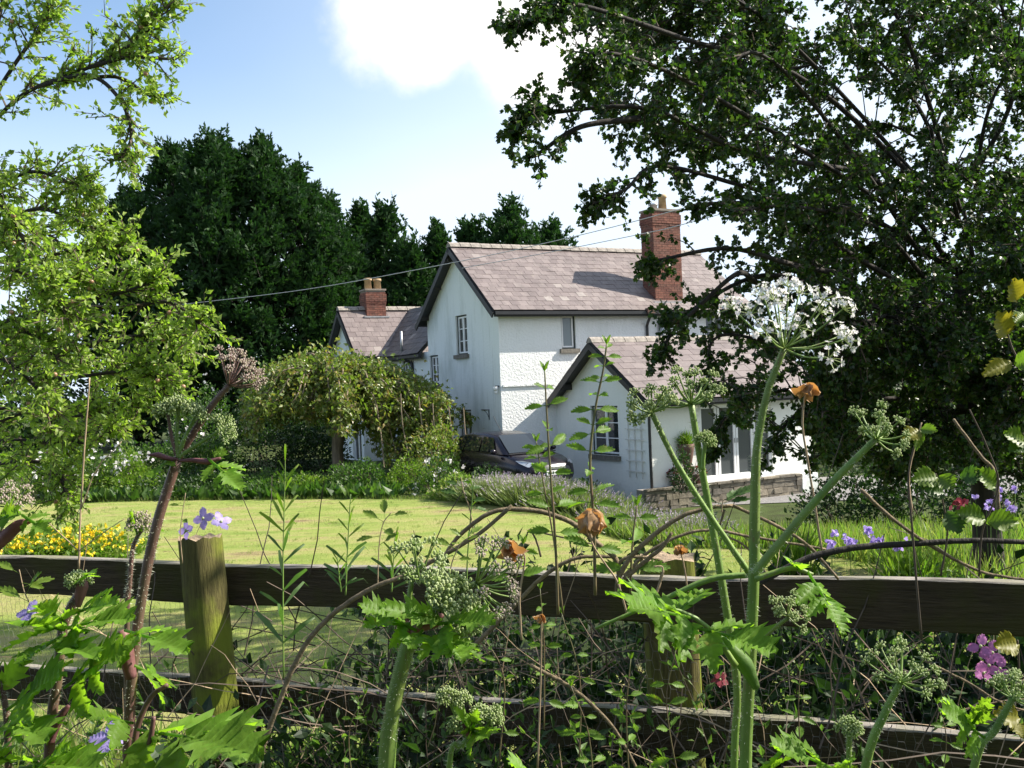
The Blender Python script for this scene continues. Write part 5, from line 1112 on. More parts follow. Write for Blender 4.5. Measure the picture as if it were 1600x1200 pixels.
# left hand purple hogweed
Y = 1.5
h = thing('hogweed_plant', 'tall purple stemmed hogweed leaning right before the left post', 'hogweed', groundp(195, 1200, Y))
stem(h, [(192, 1560), (200, 1200), (206, 1060), (222, 930), (245, 820), (277, 718)], Y, [.012, .0115, .0105, .0105, .010], M['stem_purple'])
stem(h, [(277, 718), (300, 680), (330, 635), (358, 602)], Y, [.0085, .008, .006], M['stem_purple'])
umbel(h, at(357, 602, Y), ax2(357, 602, 385, 572), .045, 22, 'pink', 62, .0013, 'stem_purple', .0105, ray_len=lambda t: 1.0 + .12 * math.sin(t))
for (p, q, rr) in (((262, 645), (257, 640), .015), ((279, 638), (281, 622), .014), ((306, 650), (312, 630), .013), ((345, 672), (360, 655), .019)):
    stem(h, [(277, 716), ((277 + p[0]) / 2 - 2, (716 + p[1]) / 2), p], Y - .01, [.0042, .0035], M['stem_purple' if rr > .0145 and rr < .016 else 'stem_green'], 'stalk'); umbel(h, at(*p, Y - .01), ax2(277, 716, *q), rr, 11, 'bud', 100, .0012, usize=.012)
bulge(h, [(278, 718), (262, 716), (247, 711), (232, 711)], Y - .015, [.003, .0055, .0065, .002], M['sheath']); bulge(h, [(280, 720), (300, 719), (325, 721), (345, 716)], Y - .015, [.003, .005, .007, .003], M['sheath'])
hog_leaf(h, (325, 716, Y - .015), (378, 762, Y - .08), .062, (.3, -.6, .7)); hog_leaf(h, (335, 718, Y - .01), (352, 700, Y), .03, (0, -.8, .5), pairs=0); hog_leaf(h, (262, 718, Y), (237, 745, Y - .05), .045, (-.3, -.6, .7), pairs=1)
bulge(h, [(205, 1060), (198, 1025), (194, 1000), (190, 985)], Y - .02, [.012, .0165, .018, .008], M['sheath'])
hog_leaf(h, (195, 985, Y - .03), (292, 1012, Y - .12), .10, (.1, -.4, .9), pairs=1); hog_leaf(h, (210, 1040, Y - .02), (262, 1065, Y + .12), .09, (.3, -.6, .7), pairs=1)
stem(h, [(207, 1200), (214, 1140), (235, 1090), (262, 1070)], Y - .04, [.0045, .004, .003], M['stem_purple'], 'petiole', False)
hog_leaf(h, (215, 1140, Y - .06), (402, 1168, Y - .22), .20, (.1, -.45, .9), pairs=2); hog_leaf(h, (208, 1130, Y - .04), (125, 1115, Y - .1), .11, (-.1, -.4, .9), pairs=1)
stem(h, [(225, 1200), (236, 1150), (240, 1120)], Y - .1, [.004, .003], M['stem_purple'], 'petiole', False)
h = thing('hogweed_plant', 'thin hogweed stem with one small bud beside the purple stem', 'hogweed', groundp(205, 1100, Y + .12))
stem(h, [(200, 1500), (198, 1000), (203, 910), (208, 855), (222, 826)], Y + .12, [.0065, .006, .005, .0042], M['stem_purple']); umbel(h, at(222, 824, Y + .12), ax2(215, 850, 230, 805), .02, 12, 'pink', 100, .0011, 'stem_green', .0125)
hog_leaf(h, (216, 838, Y + .12), (203, 798, Y + .1), .03, (-.4, -.7, .4), pairs=1)

# dark budding hogweed at far left
Y = 1.45
h = thing('hogweed_plant', 'dark stemmed hogweed with a bud bursting from a red sheath by the left rail', 'hogweed', groundp(80, 1200, Y))
stem(h, [(55, 1560), (78, 1160), (90, 1060), (98, 985), (110, 950), (123, 930)], Y, [.0105, .01, .0095, .009], M['stem_purple'])
bulge(h, [(122, 948), (125, 930), (129, 915), (131, 905)], Y - .01, [.006, .0125, .0135, .008], M['sheath']); umbel(h, at(122, 912, Y - .01), ax2(122, 930, 116, 890), .014, 14, 'bud', 95, .001, usize=.011)
bulge(h, [(76, 1160), (86, 1135), (98, 1115), (108, 1102)], Y - .02, [.012, .011, .009, .004], M['sheath'])
for b_, t_, w_, n_, p_ in (((100, 985), (35, 968), .10, (-.1, -.5, .85), 1), ((100, 982), (205, 960), .11, (.1, -.45, .88), 1), ((104, 975), (60, 940), .07, (-.2, -.6, .75), 1), ((112, 960), (178, 936), .07, (.1, -.7, .7), 1), ((102, 990), (30, 1035), .09, (-.4, -.4, .8), 1), ((95, 1010), (150, 1010), .06, (.2, -.5, .8), 0), ((128, 905), (146, 888), .03, (.3, -.7, .5), 1)):
    hog_leaf(h, (*b_, Y - .02), (*t_, Y - .1 + rng.normal(0, .03)), w_, n_, pairs=p_)
h = thing('hogweed_plant', 'big leaved low hogweed filling the bottom left corner', 'hogweed', groundp(40, 1300, 1.3))
stem(h, [(20, 1500), (15, 1250), (10, 1120), (0, 1060)], 1.4, [.008, .007, .005], M['stem_purple'])
for b_, t_, w_, n_, p_ in (((10, 1110), (92, 1050), .13, (-.1, -.6, .8), 2), ((8, 1100), (-40, 1010), .11, (-.2, -.7, .6), 1), ((15, 1120), (70, 1150), .11, (.3, -.5, .8), 1), ((100, 1075), (190, 1010), .12, (.2, -.6, .75), 2), ((30, 1200), (150, 1190), .13, (.1, -.4, .9), 2), ((20, 1190), (-20, 1175), .1, (-.2, -.4, .9), 1), ((60, 1210), (100, 1165), .08, (0, -.6, .8), 1)):
    hog_leaf(h, (*b_, 1.4), (*t_, 1.3 + rng.normal(0, .05)), w_, n_, pairs=p_)
h = thing('hogweed_plant', 'hogweed with a dark purple bud sheath cut by the left edge of the picture', 'hogweed', groundp(-40, 1100, 1.35))
stem(h, [(-70, 1400), (-50, 1000), (-15, 880), (0, 850)], 1.35, [.008, .007, .005], M['stem_purple']); bulge(h, [(-8, 862), (10, 838), (30, 820), (50, 814)], 1.34, [.006, .014, .012, .003], M['sheath'])
stem(h, [(-8, 862), (5, 820), (16, 790)], 1.36, [.003, .0025], M['stem_purple'], 'stalk'); umbel(h, at(16, 792, 1.36), ax2(10, 820, 25, 765), .028, 12, 'pink', 90, .0011, 'stem_green', .012)
hog_leaf(h, (35, 805, 1.34), (78, 832, 1.3), .04, (.2, -.8, .5), pairs=2); hog_leaf(h, (0, 812, 1.34), (25, 800, 1.3), .05, (-.1, -.8, .5), pairs=0)

# central hogweed
Y = 1.3
h = thing('hogweed_plant', 'thick stemmed central hogweed with sprawling green flower heads before the rail', 'hogweed', groundp(605, 1200, Y))
stem(h, [(585, 1560), (604, 1200), (612, 1120), (626, 1050), (644, 988)], Y, [.0165, .0155, .0145, .0135], M['stem_green'])
bulge(h, [(644, 990), (632, 975), (620, 968), (610, 960)], Y - .015, [.006, .0125, .011, .003], M['sheath']); bulge(h, [(644, 990), (662, 975), (680, 970), (692, 960)], Y - .02, [.006, .0135, .013, .004], M['sheath'])
stem(h, [(642, 980), (640, 940), (645, 905), (662, 880)], Y - .01, [.0055, .005, .0035], M['stem_green']); umbel(h, at(655, 905, Y - .01), ax2(640, 950, 690, 890), .042, 13, 'bud', 95, .0013, usize=.017)
stem(h, [(655, 975), (680, 945), (710, 925), (744, 912)], Y, [.008, .0072, .0055], M['stem_green']); umbel(h, at(744, 912, Y), ax2(700, 935, 790, 918), .062, 20, 'pink', 82, .0014, 'stem_green', .0125)
stem(h, [(652, 980), (675, 955), (700, 948)], Y - .03, [.006, .005], M['stem_green'])
umbel(h, at(688, 948, Y - .03), ax2(660, 960, 715, 930), .04, 14, 'bud', 95, .0013, usize=.018); umbel(h, at(725, 960, Y - .02), ax2(700, 955, 760, 975), .026, 10, 'bud', 90, .0012, usize=.016)
for b_, t_, w_, n_, p_ in (((650, 985), (565, 942), .07, (-.1, -.7, .7), 1), ((690, 968), (600, 945), .05, (0, -.7, .6), 0), ((680, 975), (770, 968), .08, (.2, -.6, .75), 1), ((690, 985), (725, 1030), .08, (.4, -.6, .6), 2), ((660, 985), (640, 1010), .06, (0, -.7, .6), 1), ((640, 975), (570, 975), .06, (-.3, -.6, .7), 1)):
    hog_leaf(h, (*b_, Y - .03), (*t_, Y - .09), w_, n_, pairs=p_)
Y = 1.4
h = thing('hogweed_plant', 'short hogweed with small clustered buds low in the centre', 'hogweed', groundp(705, 1200, Y))
stem(h, [(690, 1500), (702, 1195), (722, 1165), (742, 1140)], Y, [.006, .0055, .005], M['stem_green']); bulge(h, [(736, 1155), (730, 1143), (724, 1132), (718, 1122)], Y - .01, [.004, .0075, .007, .002], M['sheath'])
for p, q in (((700, 1092), (690, 1080)), ((722, 1098), (725, 1085)), ((753, 1120), (748, 1105)), ((770, 1122), (778, 1108)), ((718, 1135), (712, 1122)), ((755, 1122), (760, 1108))):
    stem(h, [(735, 1150), ((735 + p[0]) / 2, (1150 + p[1]) / 2 + 6), p], Y, [.003, .0022], M['stem_green'], 'stalk', False); umbel(h, at(*p, Y), ax2(735, 1150, *q), .012, 8, 'bud', 95, .001, usize=.0115)
for t_, w_ in (((712, 1105), .03), ((762, 1150), .05), ((745, 1110), .03), ((730, 1120), .03)): hog_leaf(h, (738, 1145, Y - .01), (*t_, Y - .05), w_, (.1, -.7, .6), pairs=1)
# lower right hogweeds
Y = 1.45
h = thing('hogweed_plant', 'hogweed with an opening spiky bud head before the lower right rail', 'hogweed', groundp(1350, 1200, Y))
stem(h, [(1300, 1500), (1352, 1200), (1380, 1120), (1407, 1066)], Y, [.0095, .009, .0065], M['stem_green']); umbel(h, at(1407, 1066, Y), ax2(1385, 1110, 1418, 1020), .052, 17, 'bud', 98, .0014, usize=.0135)
h = thing('hogweed_plant', 'single round hogweed bud on a short straight stem at the bottom edge', 'hogweed', groundp(1326, 1200, 1.5))
stem(h, [(1322, 1500), (1326, 1200), (1328, 1142)], 1.5, [.006, .0055], M['stem_green']); umbel(h, at(1328, 1141, 1.5), ax2(1328, 1170, 1330, 1110), .015, 15, 'bud', 100, .001, usize=.012)
h = thing('hogweed_plant', 'hogweed with a closed head at the right edge beside the pink flower', 'hogweed', groundp(1530, 1200, 1.4))
stem(h, [(1480, 1500), (1522, 1200), (1555, 1140), (1583, 1090)], 1.4, [.008, .0075, .006], M['stem_green']); umbel(h, at(1583, 1092, 1.4), ax2(1560, 1130, 1592, 1050), .035, 16, 'bud', 92, .0013, usize=.014)
for b_, t_, w_, n_, p_ in (((1542, 1155), (1475, 1108), .085, (-.1, -.6, .75), 2), ((1520, 1130), (1545, 1095), .04, (0, -.7, .6), 0)): hog_leaf(h, (*b_, 1.4), (*t_, 1.36), w_, n_, pairs=p_)
h = thing('hogweed_plant', 'leafy low hogweed along the bottom edge under the lower rail', 'hogweed', groundp(1290, 1300, 1.45))
for b_, t_, w_, n_, p_ in (((1300, 1200), (1210, 1160), .10, (-.1, -.5, .85), 1), ((1290, 1215), (1330, 1185), .06, (.2, -.5, .8), 1), ((1190, 1215), (1215, 1178), .07, (0, -.5, .85), 1), ((840, 1220), (800, 1190), .08, (-.1, -.5, .8), 1)): hog_leaf(h, (*b_, 1.45), (*t_, 1.4), w_, n_, pairs=p_)

# nettles: stem with opposite pairs of toothed leaves
def nettle(label, path, Y, n, size, r=.0028, cat='nettle', group=None, tip=True, a0=.12, smat='nstem'):
    S0 = Pm(path, Y); t = thing('nettle', label, cat, (S0[0][0], S0[0][1], float(S0[0][2])), group); S = stem(t, path, Y, [r * 1.2, r * .6], M[smat], hair=False, sides=8)
    for i in range(n):
        u = a0 + (1 - a0) * (i + .5) / n; k = int(u * (len(S) - 1)); c = S[k]; an = i * 1.2 + rng.normal(0, .2); sz = size * (1.15 - .65 * u) * rng.uniform(.85, 1.15)
        for s in (1, -1):
            d = unit(np.array((math.cos(an) * s, math.sin(an) * s * .6, .35 - .5 * rng.random()))); q = c + d * sz * .25; m = MB(); m.tube([c, q], [.0011, .0008], 4, 0, False)
            leaflet(m, q, q + d * sz - EZ * sz * rng.uniform(-.25, .2), sz * .45, (d[0] * -.3 + rng.normal(0, .35), -.75, .6), 7, .2, .3, .22); m.build('leaf', M['nettle'], t, True)
    for s in (1, -1) if tip else ():
        m = MB(); leaflet(m, S[-1], S[-1] + np.array((.3 * s, -.1, .8)) * size * .5, size * .2, (-.6 * s, -.6, .3), 5, .2, .3, .1); m.build('leaf', M['nettle'], t, True)
    return t
nettle('tall thin nettle standing before the car bonnet', [(872, 960), (868, 850), (860, 740), (855, 660), (851, 580)], 2.3, 7, .06, a0=.25)
nettle('shorter nettle shoot leaning against the thin tall nettle', [(880, 960), (866, 850), (850, 760), (842, 715), (838, 690)], 2.35, 4, .05, .002, a0=.4)
nettle('tallest leafy nettle standing before the cottage window', [(930, 930), (928, 820), (922, 720), (930, 640), (942, 580), (948, 538)], 2.2, 15, .052, .003)
nettle('low nettle with dark leaves between the dead flower and the old post', [(985, 930), (988, 850), (995, 790)], 2.5, 3, .07, .0026)
nettle('small nettle tip rising above the rail left of the old post', [(800, 925), (812, 880), (818, 850)], 2.5, 3, .06, .002)
for px, py, Y_, hgt, lab in ((850, 1010, 2.75, 150, 'young nettle just under the small brown seed pod'), (905, 1060, 2.7, 170, 'young nettle under the rail left of the old square post'), (985, 1120, 2.6, 150, 'young nettle at the left foot of the old square post'),
        (930, 1150, 2.5, 130, 'lowest young nettle left of the slanting hogweed stem'), (1062, 1100, 2.8, 140, 'young nettle growing against the pale edge of the old square post'), (780, 1060, 2.8, 120, 'young nettle under the pinkish hogweed buds'), (1255, 1120, 2.75, 120, 'young nettle behind the netting right of the white hogweed stem'),
        (560, 1150, 2.8, 110, 'young nettle left of the thick central hogweed stem'), (1462, 1160, 2.7, 100, 'young nettle between the two lower right hogweeds')):
    nettle(lab, [(px, py + 130), (px + rng.normal(0, 12), py), (px + rng.normal(0, 25), py - hgt * .6)], Y_, 5, rng.uniform(.04, .055), .0018, group='young nettles in the tangle at the fence')
# narrow leaved willowherbs
def willow(label, path, Y, n, size, r=.0022):
    S0 = Pm(path, Y); t = thing('willowherb', label, 'wild plant', S0[0]); S = stem(t, path, Y, [r, r * .5], M['stem_green'], hair=False, sides=7)
    for i in range(n):
        u = .1 + .88 * (i + .5) / n; c = S[int(u * (len(S) - 1))]; an = i * GOLD; l = size * 1.15 * (1.15 - .7 * u) * rng.uniform(.6, 1.25); d = unit((math.cos(an), math.sin(an) * .7, .45 + u * .9 + rng.uniform(-.2, .3))); m = MB()
        q = [c, c + d * l * .5, c + d * l * .85 - EZ * l * .05, c + d * l * 1.08 - EZ * l * .4]; w = l * .05; sd = unit(np.cross(d, (0, -1, .3)))
        m.add([q[0] - sd * w * .3, q[0] + sd * w * .3, q[1] - sd * w, q[1] + sd * w, q[2] - sd * w * .6, q[2] + sd * w * .6, q[3]], [(0, 1, 3, 2), (2, 3, 5, 4), (4, 5, 6)]); m.build('leaf', M['lf_lime' if u > .5 else 'iris'], t, True)
willow('tallest narrow leaved willowherb rising over the lawn right of the left post', [(443, 1060), (442, 900), (444, 800), (446, 705)], 2.6, 24, .10)
willow('thin narrow leaved willowherb in the middle of the lawn view', [(540, 930), (542, 880), (545, 820), (548, 772)], 2.8, 15, .085)
willow('short willowherb tuft above the rail', [(612, 925), (614, 890), (617, 840)], 2.7, 12, .09)
willow('small willowherb tuft low on the rail left of the tuft', [(533, 925), (530, 900), (527, 870)], 2.8, 10, .06)
willow('fine grassy stem above the rail right of centre', [(728, 925), (732, 850), (738, 780), (742, 735)], 2.6, 9, .06)
def sprig(label, path, Y, n, size, leaf='lf_lime', tmpl=T_OV, bark='drystem', r=.0018, name='wild_shoot', cat='wild plant'):
    S0 = Pm(path, Y); t = thing(name, label, cat, S0[0]); S = stem(t, path, Y, [r, r * .6], M[bark], hair=False, sides=6)
    for i in range(n):
        c = S[int((.35 + .64 * (i + .5) / n) * (len(S) - 1))]; m = MB(); an = rng.uniform(0, 6.3); d = unit((math.cos(an), math.sin(an) * .5, rng.uniform(-.2, .8))); l = size * rng.uniform(.7, 1.2); q = c + d * l * .5; m.tube([c, q], [.0008, .0006], 4, 0, False)
        leaflet(m, q, q + d * l, l * .5, (-.2, -.5, .8), 5, .1, .25, .15); m.build('leaf', M[leaf], t, True)
sprig('pale seedling shoot with a bright leaf above the rail left of centre', [(590, 920), (592, 860), (598, 820), (612, 800)], 2.7, 6, .04)
sprig('clematis shoot rising beside the arching cane', [(745, 860), (735, 800), (725, 770), (720, 745)], 2.6, 6, .04, 'lf_bush')
sprig('yellow flowered sprig above the rail in the centre', [(700, 920), (706, 880), (720, 850), (735, 838)], 2.4, 7, .035, 'lf_lime')
sprig('leafy shoot on the end of the right arching cane', [(1128, 800), (1128, 792), (1130, 780)], 2.45, 5, .05, 'lf_bush')
sprig('seedling shoot beside the left netting', [(60, 960), (40, 930), (30, 890)], 2.6, 5, .05, 'lf_lime')
sprig('seedling shoot above the rail before the post', [(285, 880), (282, 830), (290, 770)], 2.9, 3, .03, 'lf_lime')
# rose shoots at the right edge with yellowing leaves
def rose(label, path, Y, leaves, r=.0024):
    S0 = Pm(path, Y); t = thing('rose_shoot', label, 'rose', S0[0]); stem(t, path, Y, [r, r * .7], M['twig'], hair=False, sides=7)
    for (x0, y0), (x1, y1), w, mt in leaves: m = MB(); leaflet(m, at(x0, y0, Y), at(x1, y1, Y - .03), w, (-.2, -.85, .4), 7, .1, .35, .15); m.build('leaf', M[mt], t, True)
rose('rose shoot with one yellow leaf before the dark hedge', [(1440, 1000), (1425, 820), (1420, 740), (1436, 672)], 2.0, [((1436, 672), (1414, 684), .035, 'yelleaf'), ((1438, 670), (1462, 672), .025, 'lf_lime'), ((1440, 673), (1432, 700), .02, 'lf_lime')])
rose('rose shoot entering at the right edge with glowing green leaves', [(1680, 640), (1630, 600), (1590, 560), (1570, 510)], 1.9, [((1575, 525), (1562, 492), .055, 'yelleaf'), ((1590, 470), (1586, 440), .05, 'yelleaf'), ((1580, 565), (1540, 582), .035, 'yelleaf'), ((1585, 570), (1612, 560), .04, 'lf_lime'), ((1600, 490), (1588, 500), .03, 'lf_lime')])
rose('rose shoot at the right edge with a bright green leaf low down', [(1680, 760), (1630, 710), (1590, 690), (1575, 680)], 1.9, [((1600, 690), (1575, 676), .04, 'lf_lime'), ((1600, 695), (1580, 700), .03, 'lf_bush')])
rose('reddish thorny rose stem with pairs of leaves above the right rail', [(1530, 900), (1535, 830), (1560, 760), (1545, 705), (1515, 640)], 2.2, [((1540, 810), (1500, 800), .05, 'lf_lime'), ((1540, 815), (1590, 812), .05, 'lf_lime'), ((1556, 760), (1530, 735), .045, 'lf_lime')])
rose('bushy rose stem with pale edged leaves above the right rail', [(1470, 900), (1480, 830), (1470, 770), (1462, 740)], 2.2, [((1465, 745), (1430, 748), .05, 'lf_lime'), ((1466, 745), (1490, 760), .045, 'lf_lime'), ((1475, 770), (1450, 765), .04, 'lf_bush'), ((1500, 745), (1532, 742), .045, 'lf_bush'), ((1478, 800), (1500, 830), .05, 'lf_bush')])
rose('rose shoot with yellow leaves beside the pink flower below the rail', [(1590, 1100), (1592, 1040), (1590, 1000)], 2.0, [((1590, 1005), (1560, 1008), .05, 'yelleaf'), ((1592, 1120), (1560, 1115), .05, 'yelleaf'), ((1595, 1130), (1600, 1150), .05, 'yelleaf')])
# withered flower heads
def crumple(parent, c, R, mat, n=7, name='withered_petal', seed=1, down=.4, elong=1.0):
    r = np.random.default_rng(seed)
    for i in range(n):
        ph = i * GOLD + r.normal(0, .3); th = r.uniform(1.7, 3.0); d = unit((math.cos(ph) * math.sin(th), math.sin(ph) * math.sin(th), math.cos(th) - down)); s = unit(np.cross(d, r.normal(size=3))); nn = np.cross(s, d); g = 6; V = []
        for a in range(g + 1):
            for b in range(g + 1):
                u, v = a / g, b / g - .5; w = R * .9 * math.sin(math.pi * (.15 + .75 * u)); V.append(c + d * R * u * elong + s * w * v * (1 - .3 * u) + nn * (R * .35 * math.cos(v * 5) * u - R * .3 * u * u + r.normal(0, R * .05)))
        m = MB(); m.add(V, [(a * (g + 1) + b, a * (g + 1) + b + 1, (a + 1) * (g + 1) + b + 1, (a + 1) * (g + 1) + b) for a in range(g) for b in range(g)]); m.build(name, mat, parent, True)
def deadhead(label, head, path, Y, R, seed, elong=1.0, mat='dead'):
    S0 = Pm(path, Y); t = thing('withered_flower', label, 'dead flower', S0[0]); stem(t, path, Y, [.0022, .0018], M['drystem'], hair=False, sides=6, name='stalk'); crumple(t, at(*head, Y), R, M[mat], 8, seed=seed, elong=elong)
deadhead('brown crumpled flower head hanging over the lawn left of the nettles', (797, 845), [(815, 1000), (812, 930), (820, 870), (800, 850)], 2.1, .042, 1, 1.0)
deadhead('shiny orange brown withered flower before the tallest nettle', (924, 800), [(980, 960), (965, 910), (945, 880), (924, 845), (920, 800)], 2.1, .046, 2, 1.0)
deadhead('orange withered flower on a thin crooked stalk before the dark hedge', (1260, 602), [(1284, 860), (1275, 800), (1262, 720), (1254, 660), (1260, 605)], 1.9, .03, 3)
deadhead('small brown seed pod standing before the rail', (846, 960), [(840, 1200), (845, 1060), (846, 965)], 2.2, .016, 4, 1.2)
deadhead('curled orange dead leaf caught by the old post', (1062, 852), [(1075, 930), (1070, 890), (1062, 855)], 2.6, .025, 5)
# purple clematis and other blooms
def bloom(label, c, Y, R, axis, mat='fl_purple', n=4, name='clematis_flower', cat='flower', stalk=None):
    P = at(*c, Y); t = thing(name, label, cat, P); axis = unit(axis); a = unit(np.cross(axis, (.2, .1, .97))); b = np.cross(axis, a)
    for i in range(n):
        d = unit(a * math.cos(i * 2 * math.pi / n + .4) + b * math.sin(i * 2 * math.pi / n + .4) + axis * rng.uniform(.0, .5)); m = MB(); leaflet(m, P, P + d * R, R * .75, axis, 6, .04, -.2, .2); m.build('petal', M[mat], t, True)
    if stalk: stem(t, stalk, Y + .01, .0012, M['drystem'], hair=False, sides=5, name='stalk')
    m = MB(); m.ball(P + axis * R * .08, R * .14); m.build('centre', M['bud'], t, True); return t
bloom('largest purple clematis flower above the mossy left post', (318, 810), 3.9, .045, (-.3, -.9, .3), stalk=[(300, 880), (305, 840), (318, 812)])
bloom('purple clematis flower at the right above the mossy left post', (345, 816), 3.9, .045, (.5, -.5, .6)); bloom('purple clematis flower low left of the mossy post top', (291, 828), 3.6, .035, (-.5, -.8, .1))
bloom('purple clematis flower low at the left among hogweed leaves', (172, 1152), 1.75, .038, (-.1, -.5, .9)); bloom('small purple clematis flower under the left rail', (46, 957), 2.4, .035, (-.2, -.6, .8))
for k, (x, y) in enumerate(((1532, 1010), (1550, 1020), (1545, 1040), (1562, 1045), (1536, 1052))): bloom('magenta sweet pea flower below the right rail', (x, y), 2.2 + .02 * k, .028, (rng.normal(0, .5), -.8, .4), 'fl_pink', 3, 'sweet_pea_flower') ['group'] = 'magenta sweet pea flowers below the right rail'
bloom('tiny red flower behind the netting right of the old post', (1125, 1062), 3.4, .03, (0, -.7, .6), 'fl_red', 5, 'red_flower')

# arching canes and long bare branches
def cane(label, paths, Y, r, mat='branch', name='bare_branch', cat='branch'):
    S0 = Pm(paths[0], Y); t = thing(name, label, cat, S0[0])
    for k, p in enumerate(paths): 
        S = smooth(Pm(p, Y), 7); S[1:-1] += rng.normal(0, .0004, S[1:-1].shape); m = MB(); q = (r[k] if isinstance(r, list) else r) * .76; m.tube(S, [q * 1.1, q, q * .75], 8, .08); m.build('cane', M[mat], t, True)
    return t
cane('thick grey forked cane arching left from the old post top', [[(965, 930), (965, 880), (935, 850), (890, 815), (830, 797), (770, 800), (720, 835), (690, 875)], [(965, 880), (985, 870), (1030, 875), (1036, 890), (1022, 940)]], 2.55, [.0085, .006])
cane('grey cane arching right from the fork at the old post', [[(965, 905), (990, 865), (1050, 815), (1100, 795), (1145, 790)], [(1145, 790), (1200, 815), (1260, 850), (1310, 905)], [(1132, 796), (1125, 820)]], 2.5, [.008, .006, .004])
cane('lower pinkish cane arching right behind the old post', [[(975, 900), (1010, 865), (1060, 838), (1110, 828), (1170, 838), (1215, 845), (1290, 858)], [(1110, 830), (1160, 850), (1190, 885), (1200, 900)]], 2.7, [.006, .004])
cane('short broken cane stub leaning on the old post', [[(975, 905), (1010, 875), (1035, 855), (1050, 832)]], 2.5, .0075)
cane('long crooked cane crossing the rail from lower left to centre', [[(395, 1230), (420, 1140), (470, 1020), (520, 960), (580, 920), (640, 895), (740, 840), (800, 790)]], 2.5, .009)
cane('long cane crossing the rail just right of the purple flower heads', [[(740, 1010), (800, 950), (850, 900), (900, 872), (960, 870)]], 2.6, .008)
cane('long dark branch lying above the right rail', [[(1170, 920), (1250, 878), (1320, 858), (1420, 850), (1520, 845), (1620, 848)]], 2.3, .0105, 'bark')
cane('thin pale cane slanting down to the right rail end', [[(1345, 765), (1400, 815), (1470, 862), (1540, 895), (1620, 908)]], 2.3, .0055)
cane('pale thin dead stem standing upright over the yellow flowers', [[(123, 890), (126, 800), (132, 700), (140, 590)], [(127, 795), (150, 735), (190, 690)], [(122, 860), (90, 830), (70, 810)], [(124, 860), (165, 830), (195, 810)]], 2.6, [.0035, .002, .002, .0016], 'drystem')
cane('bent hooked dead stem beside the brown hanging flower', [[(845, 870), (838, 845), (828, 828), (822, 838)], [(828, 828), (880, 840), (925, 850)]], 2.4, .003, 'twig')
cane('angled straw cane caught on the rail below the hooked stem', [[(1022, 885), (1036, 890), (1022, 940)]], 2.4, .003, 'drystem')
cane('reddish wilted stalk in the shade at the right', [[(1425, 800), (1420, 740), (1432, 690), (1440, 660)]], 2.4, .0028, 'drystem')
cane('brown leaning stem in the shade near the right edge', [[(1560, 800), (1555, 740), (1530, 710), (1490, 655)]], 3.0, .0065, 'branch')
cane('long diagonal cane in the dark tangle below the rail', [[(830, 1040), (900, 1080), (960, 1140), (1010, 1230)]], 2.7, .007)
cane('diagonal cane in the lower right tangle behind the netting', [[(1440, 1030), (1510, 1065), (1570, 1100), (1640, 1120)]], 3.0, .005)

# tangle of dry stems, undergrowth behind and before the fence
def tangle(name, n, box, ln, r, mat, flat=.35, up=.4, droop=.05):
    (x0, x1), (d0, d1), (z0, z1) = box; s = rng.uniform(x0, x1, n); d = rng.uniform(d0, d1, n); b = FO + FU * s[:, None] + FNv * d[:, None] + EZ * rng.uniform(z0, z1, n)[:, None]
    v = rng.normal(0, 1, (n, 3)) * (1, flat, .7) + (0, 0, up); P = grow(b, v, ln * rng.uniform(.4, 1.2, n), 7, droop, .13); V, F = twig_arrays(P, r, r * .5); kind(npmesh(name, V, F, mat), 'stuff'); return P
FL = float(np.linalg.norm(FB - FA))
tangle('dry_stems', 250, ((-.3, 4.2), (-.4, .5), (1.0, 1.8)), .65, .0022, M['drystem'])
tangle('dark_twigs', 300, ((.5, 4.4), (-.3, .8), (1.0, 1.8)), .75, .0036, M['twig'])
P = tangle('bramble_stems', 820, ((1.25, 4.8), (.1, 2.2), (.8, 1.45)), .75, .003, M['twig'], .6, .9, .12)
pos, tg = along(P, 26, .1); keep = pos[:, 2] < zt1 - .02; pos, tg = pos[keep], tg[keep]
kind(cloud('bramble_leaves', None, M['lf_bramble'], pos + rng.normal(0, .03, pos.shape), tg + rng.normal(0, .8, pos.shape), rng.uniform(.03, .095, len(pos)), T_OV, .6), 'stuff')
P = tangle('clematis_stems', 260, ((1.3, 3.9), (-.4, .02), (.95, 1.55)), .5, .0016, M['twig'], .3, .9, .02)
pos, tg = along(P, 13, .1); keep = pos[:, 2] < zt1 - .07; pos, tg = pos[keep], tg[keep]
kind(cloud('clematis_leaves', None, M['lf_cover'], pos, tg + rng.normal(0, .7, pos.shape), rng.uniform(.018, .055, len(pos)), (T_OV[0] * (.75, 1, 1), T_OV[1]), .3), 'stuff')
P = tangle('front_bramble_stems', 230, ((1.15, 3.0), (-.45, -.06), (.95, 1.4)), .5, .002, M['twig'], .4, .8, .1)
pos, tg = along(P, 18, .1); keep = pos[:, 2] < zt1 - .25; pos, tg = pos[keep], tg[keep]
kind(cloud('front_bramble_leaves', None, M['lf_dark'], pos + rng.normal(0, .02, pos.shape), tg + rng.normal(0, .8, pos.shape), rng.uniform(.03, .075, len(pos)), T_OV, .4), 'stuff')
P = tangle('grass_stems', 420, ((-.6, 3.2), (-.7, .05), (.95, 1.15)), .55, .0014, M['lf_grass'], .5, 1.3, .1)
P = tangle('weed_stems', 150, ((-.4, 2.0), (-.9, .4), (.95, 1.2)), .5, .002, M['stem_green'], .5, .9, .08)
pos, tg = along(P, 16, .1); kind(cloud('weed_leaves', None, M['lf_bush'], pos, tg + rng.normal(0, .7, pos.shape), rng.uniform(.03, .07, len(pos)), T_OV, .5), 'stuff')
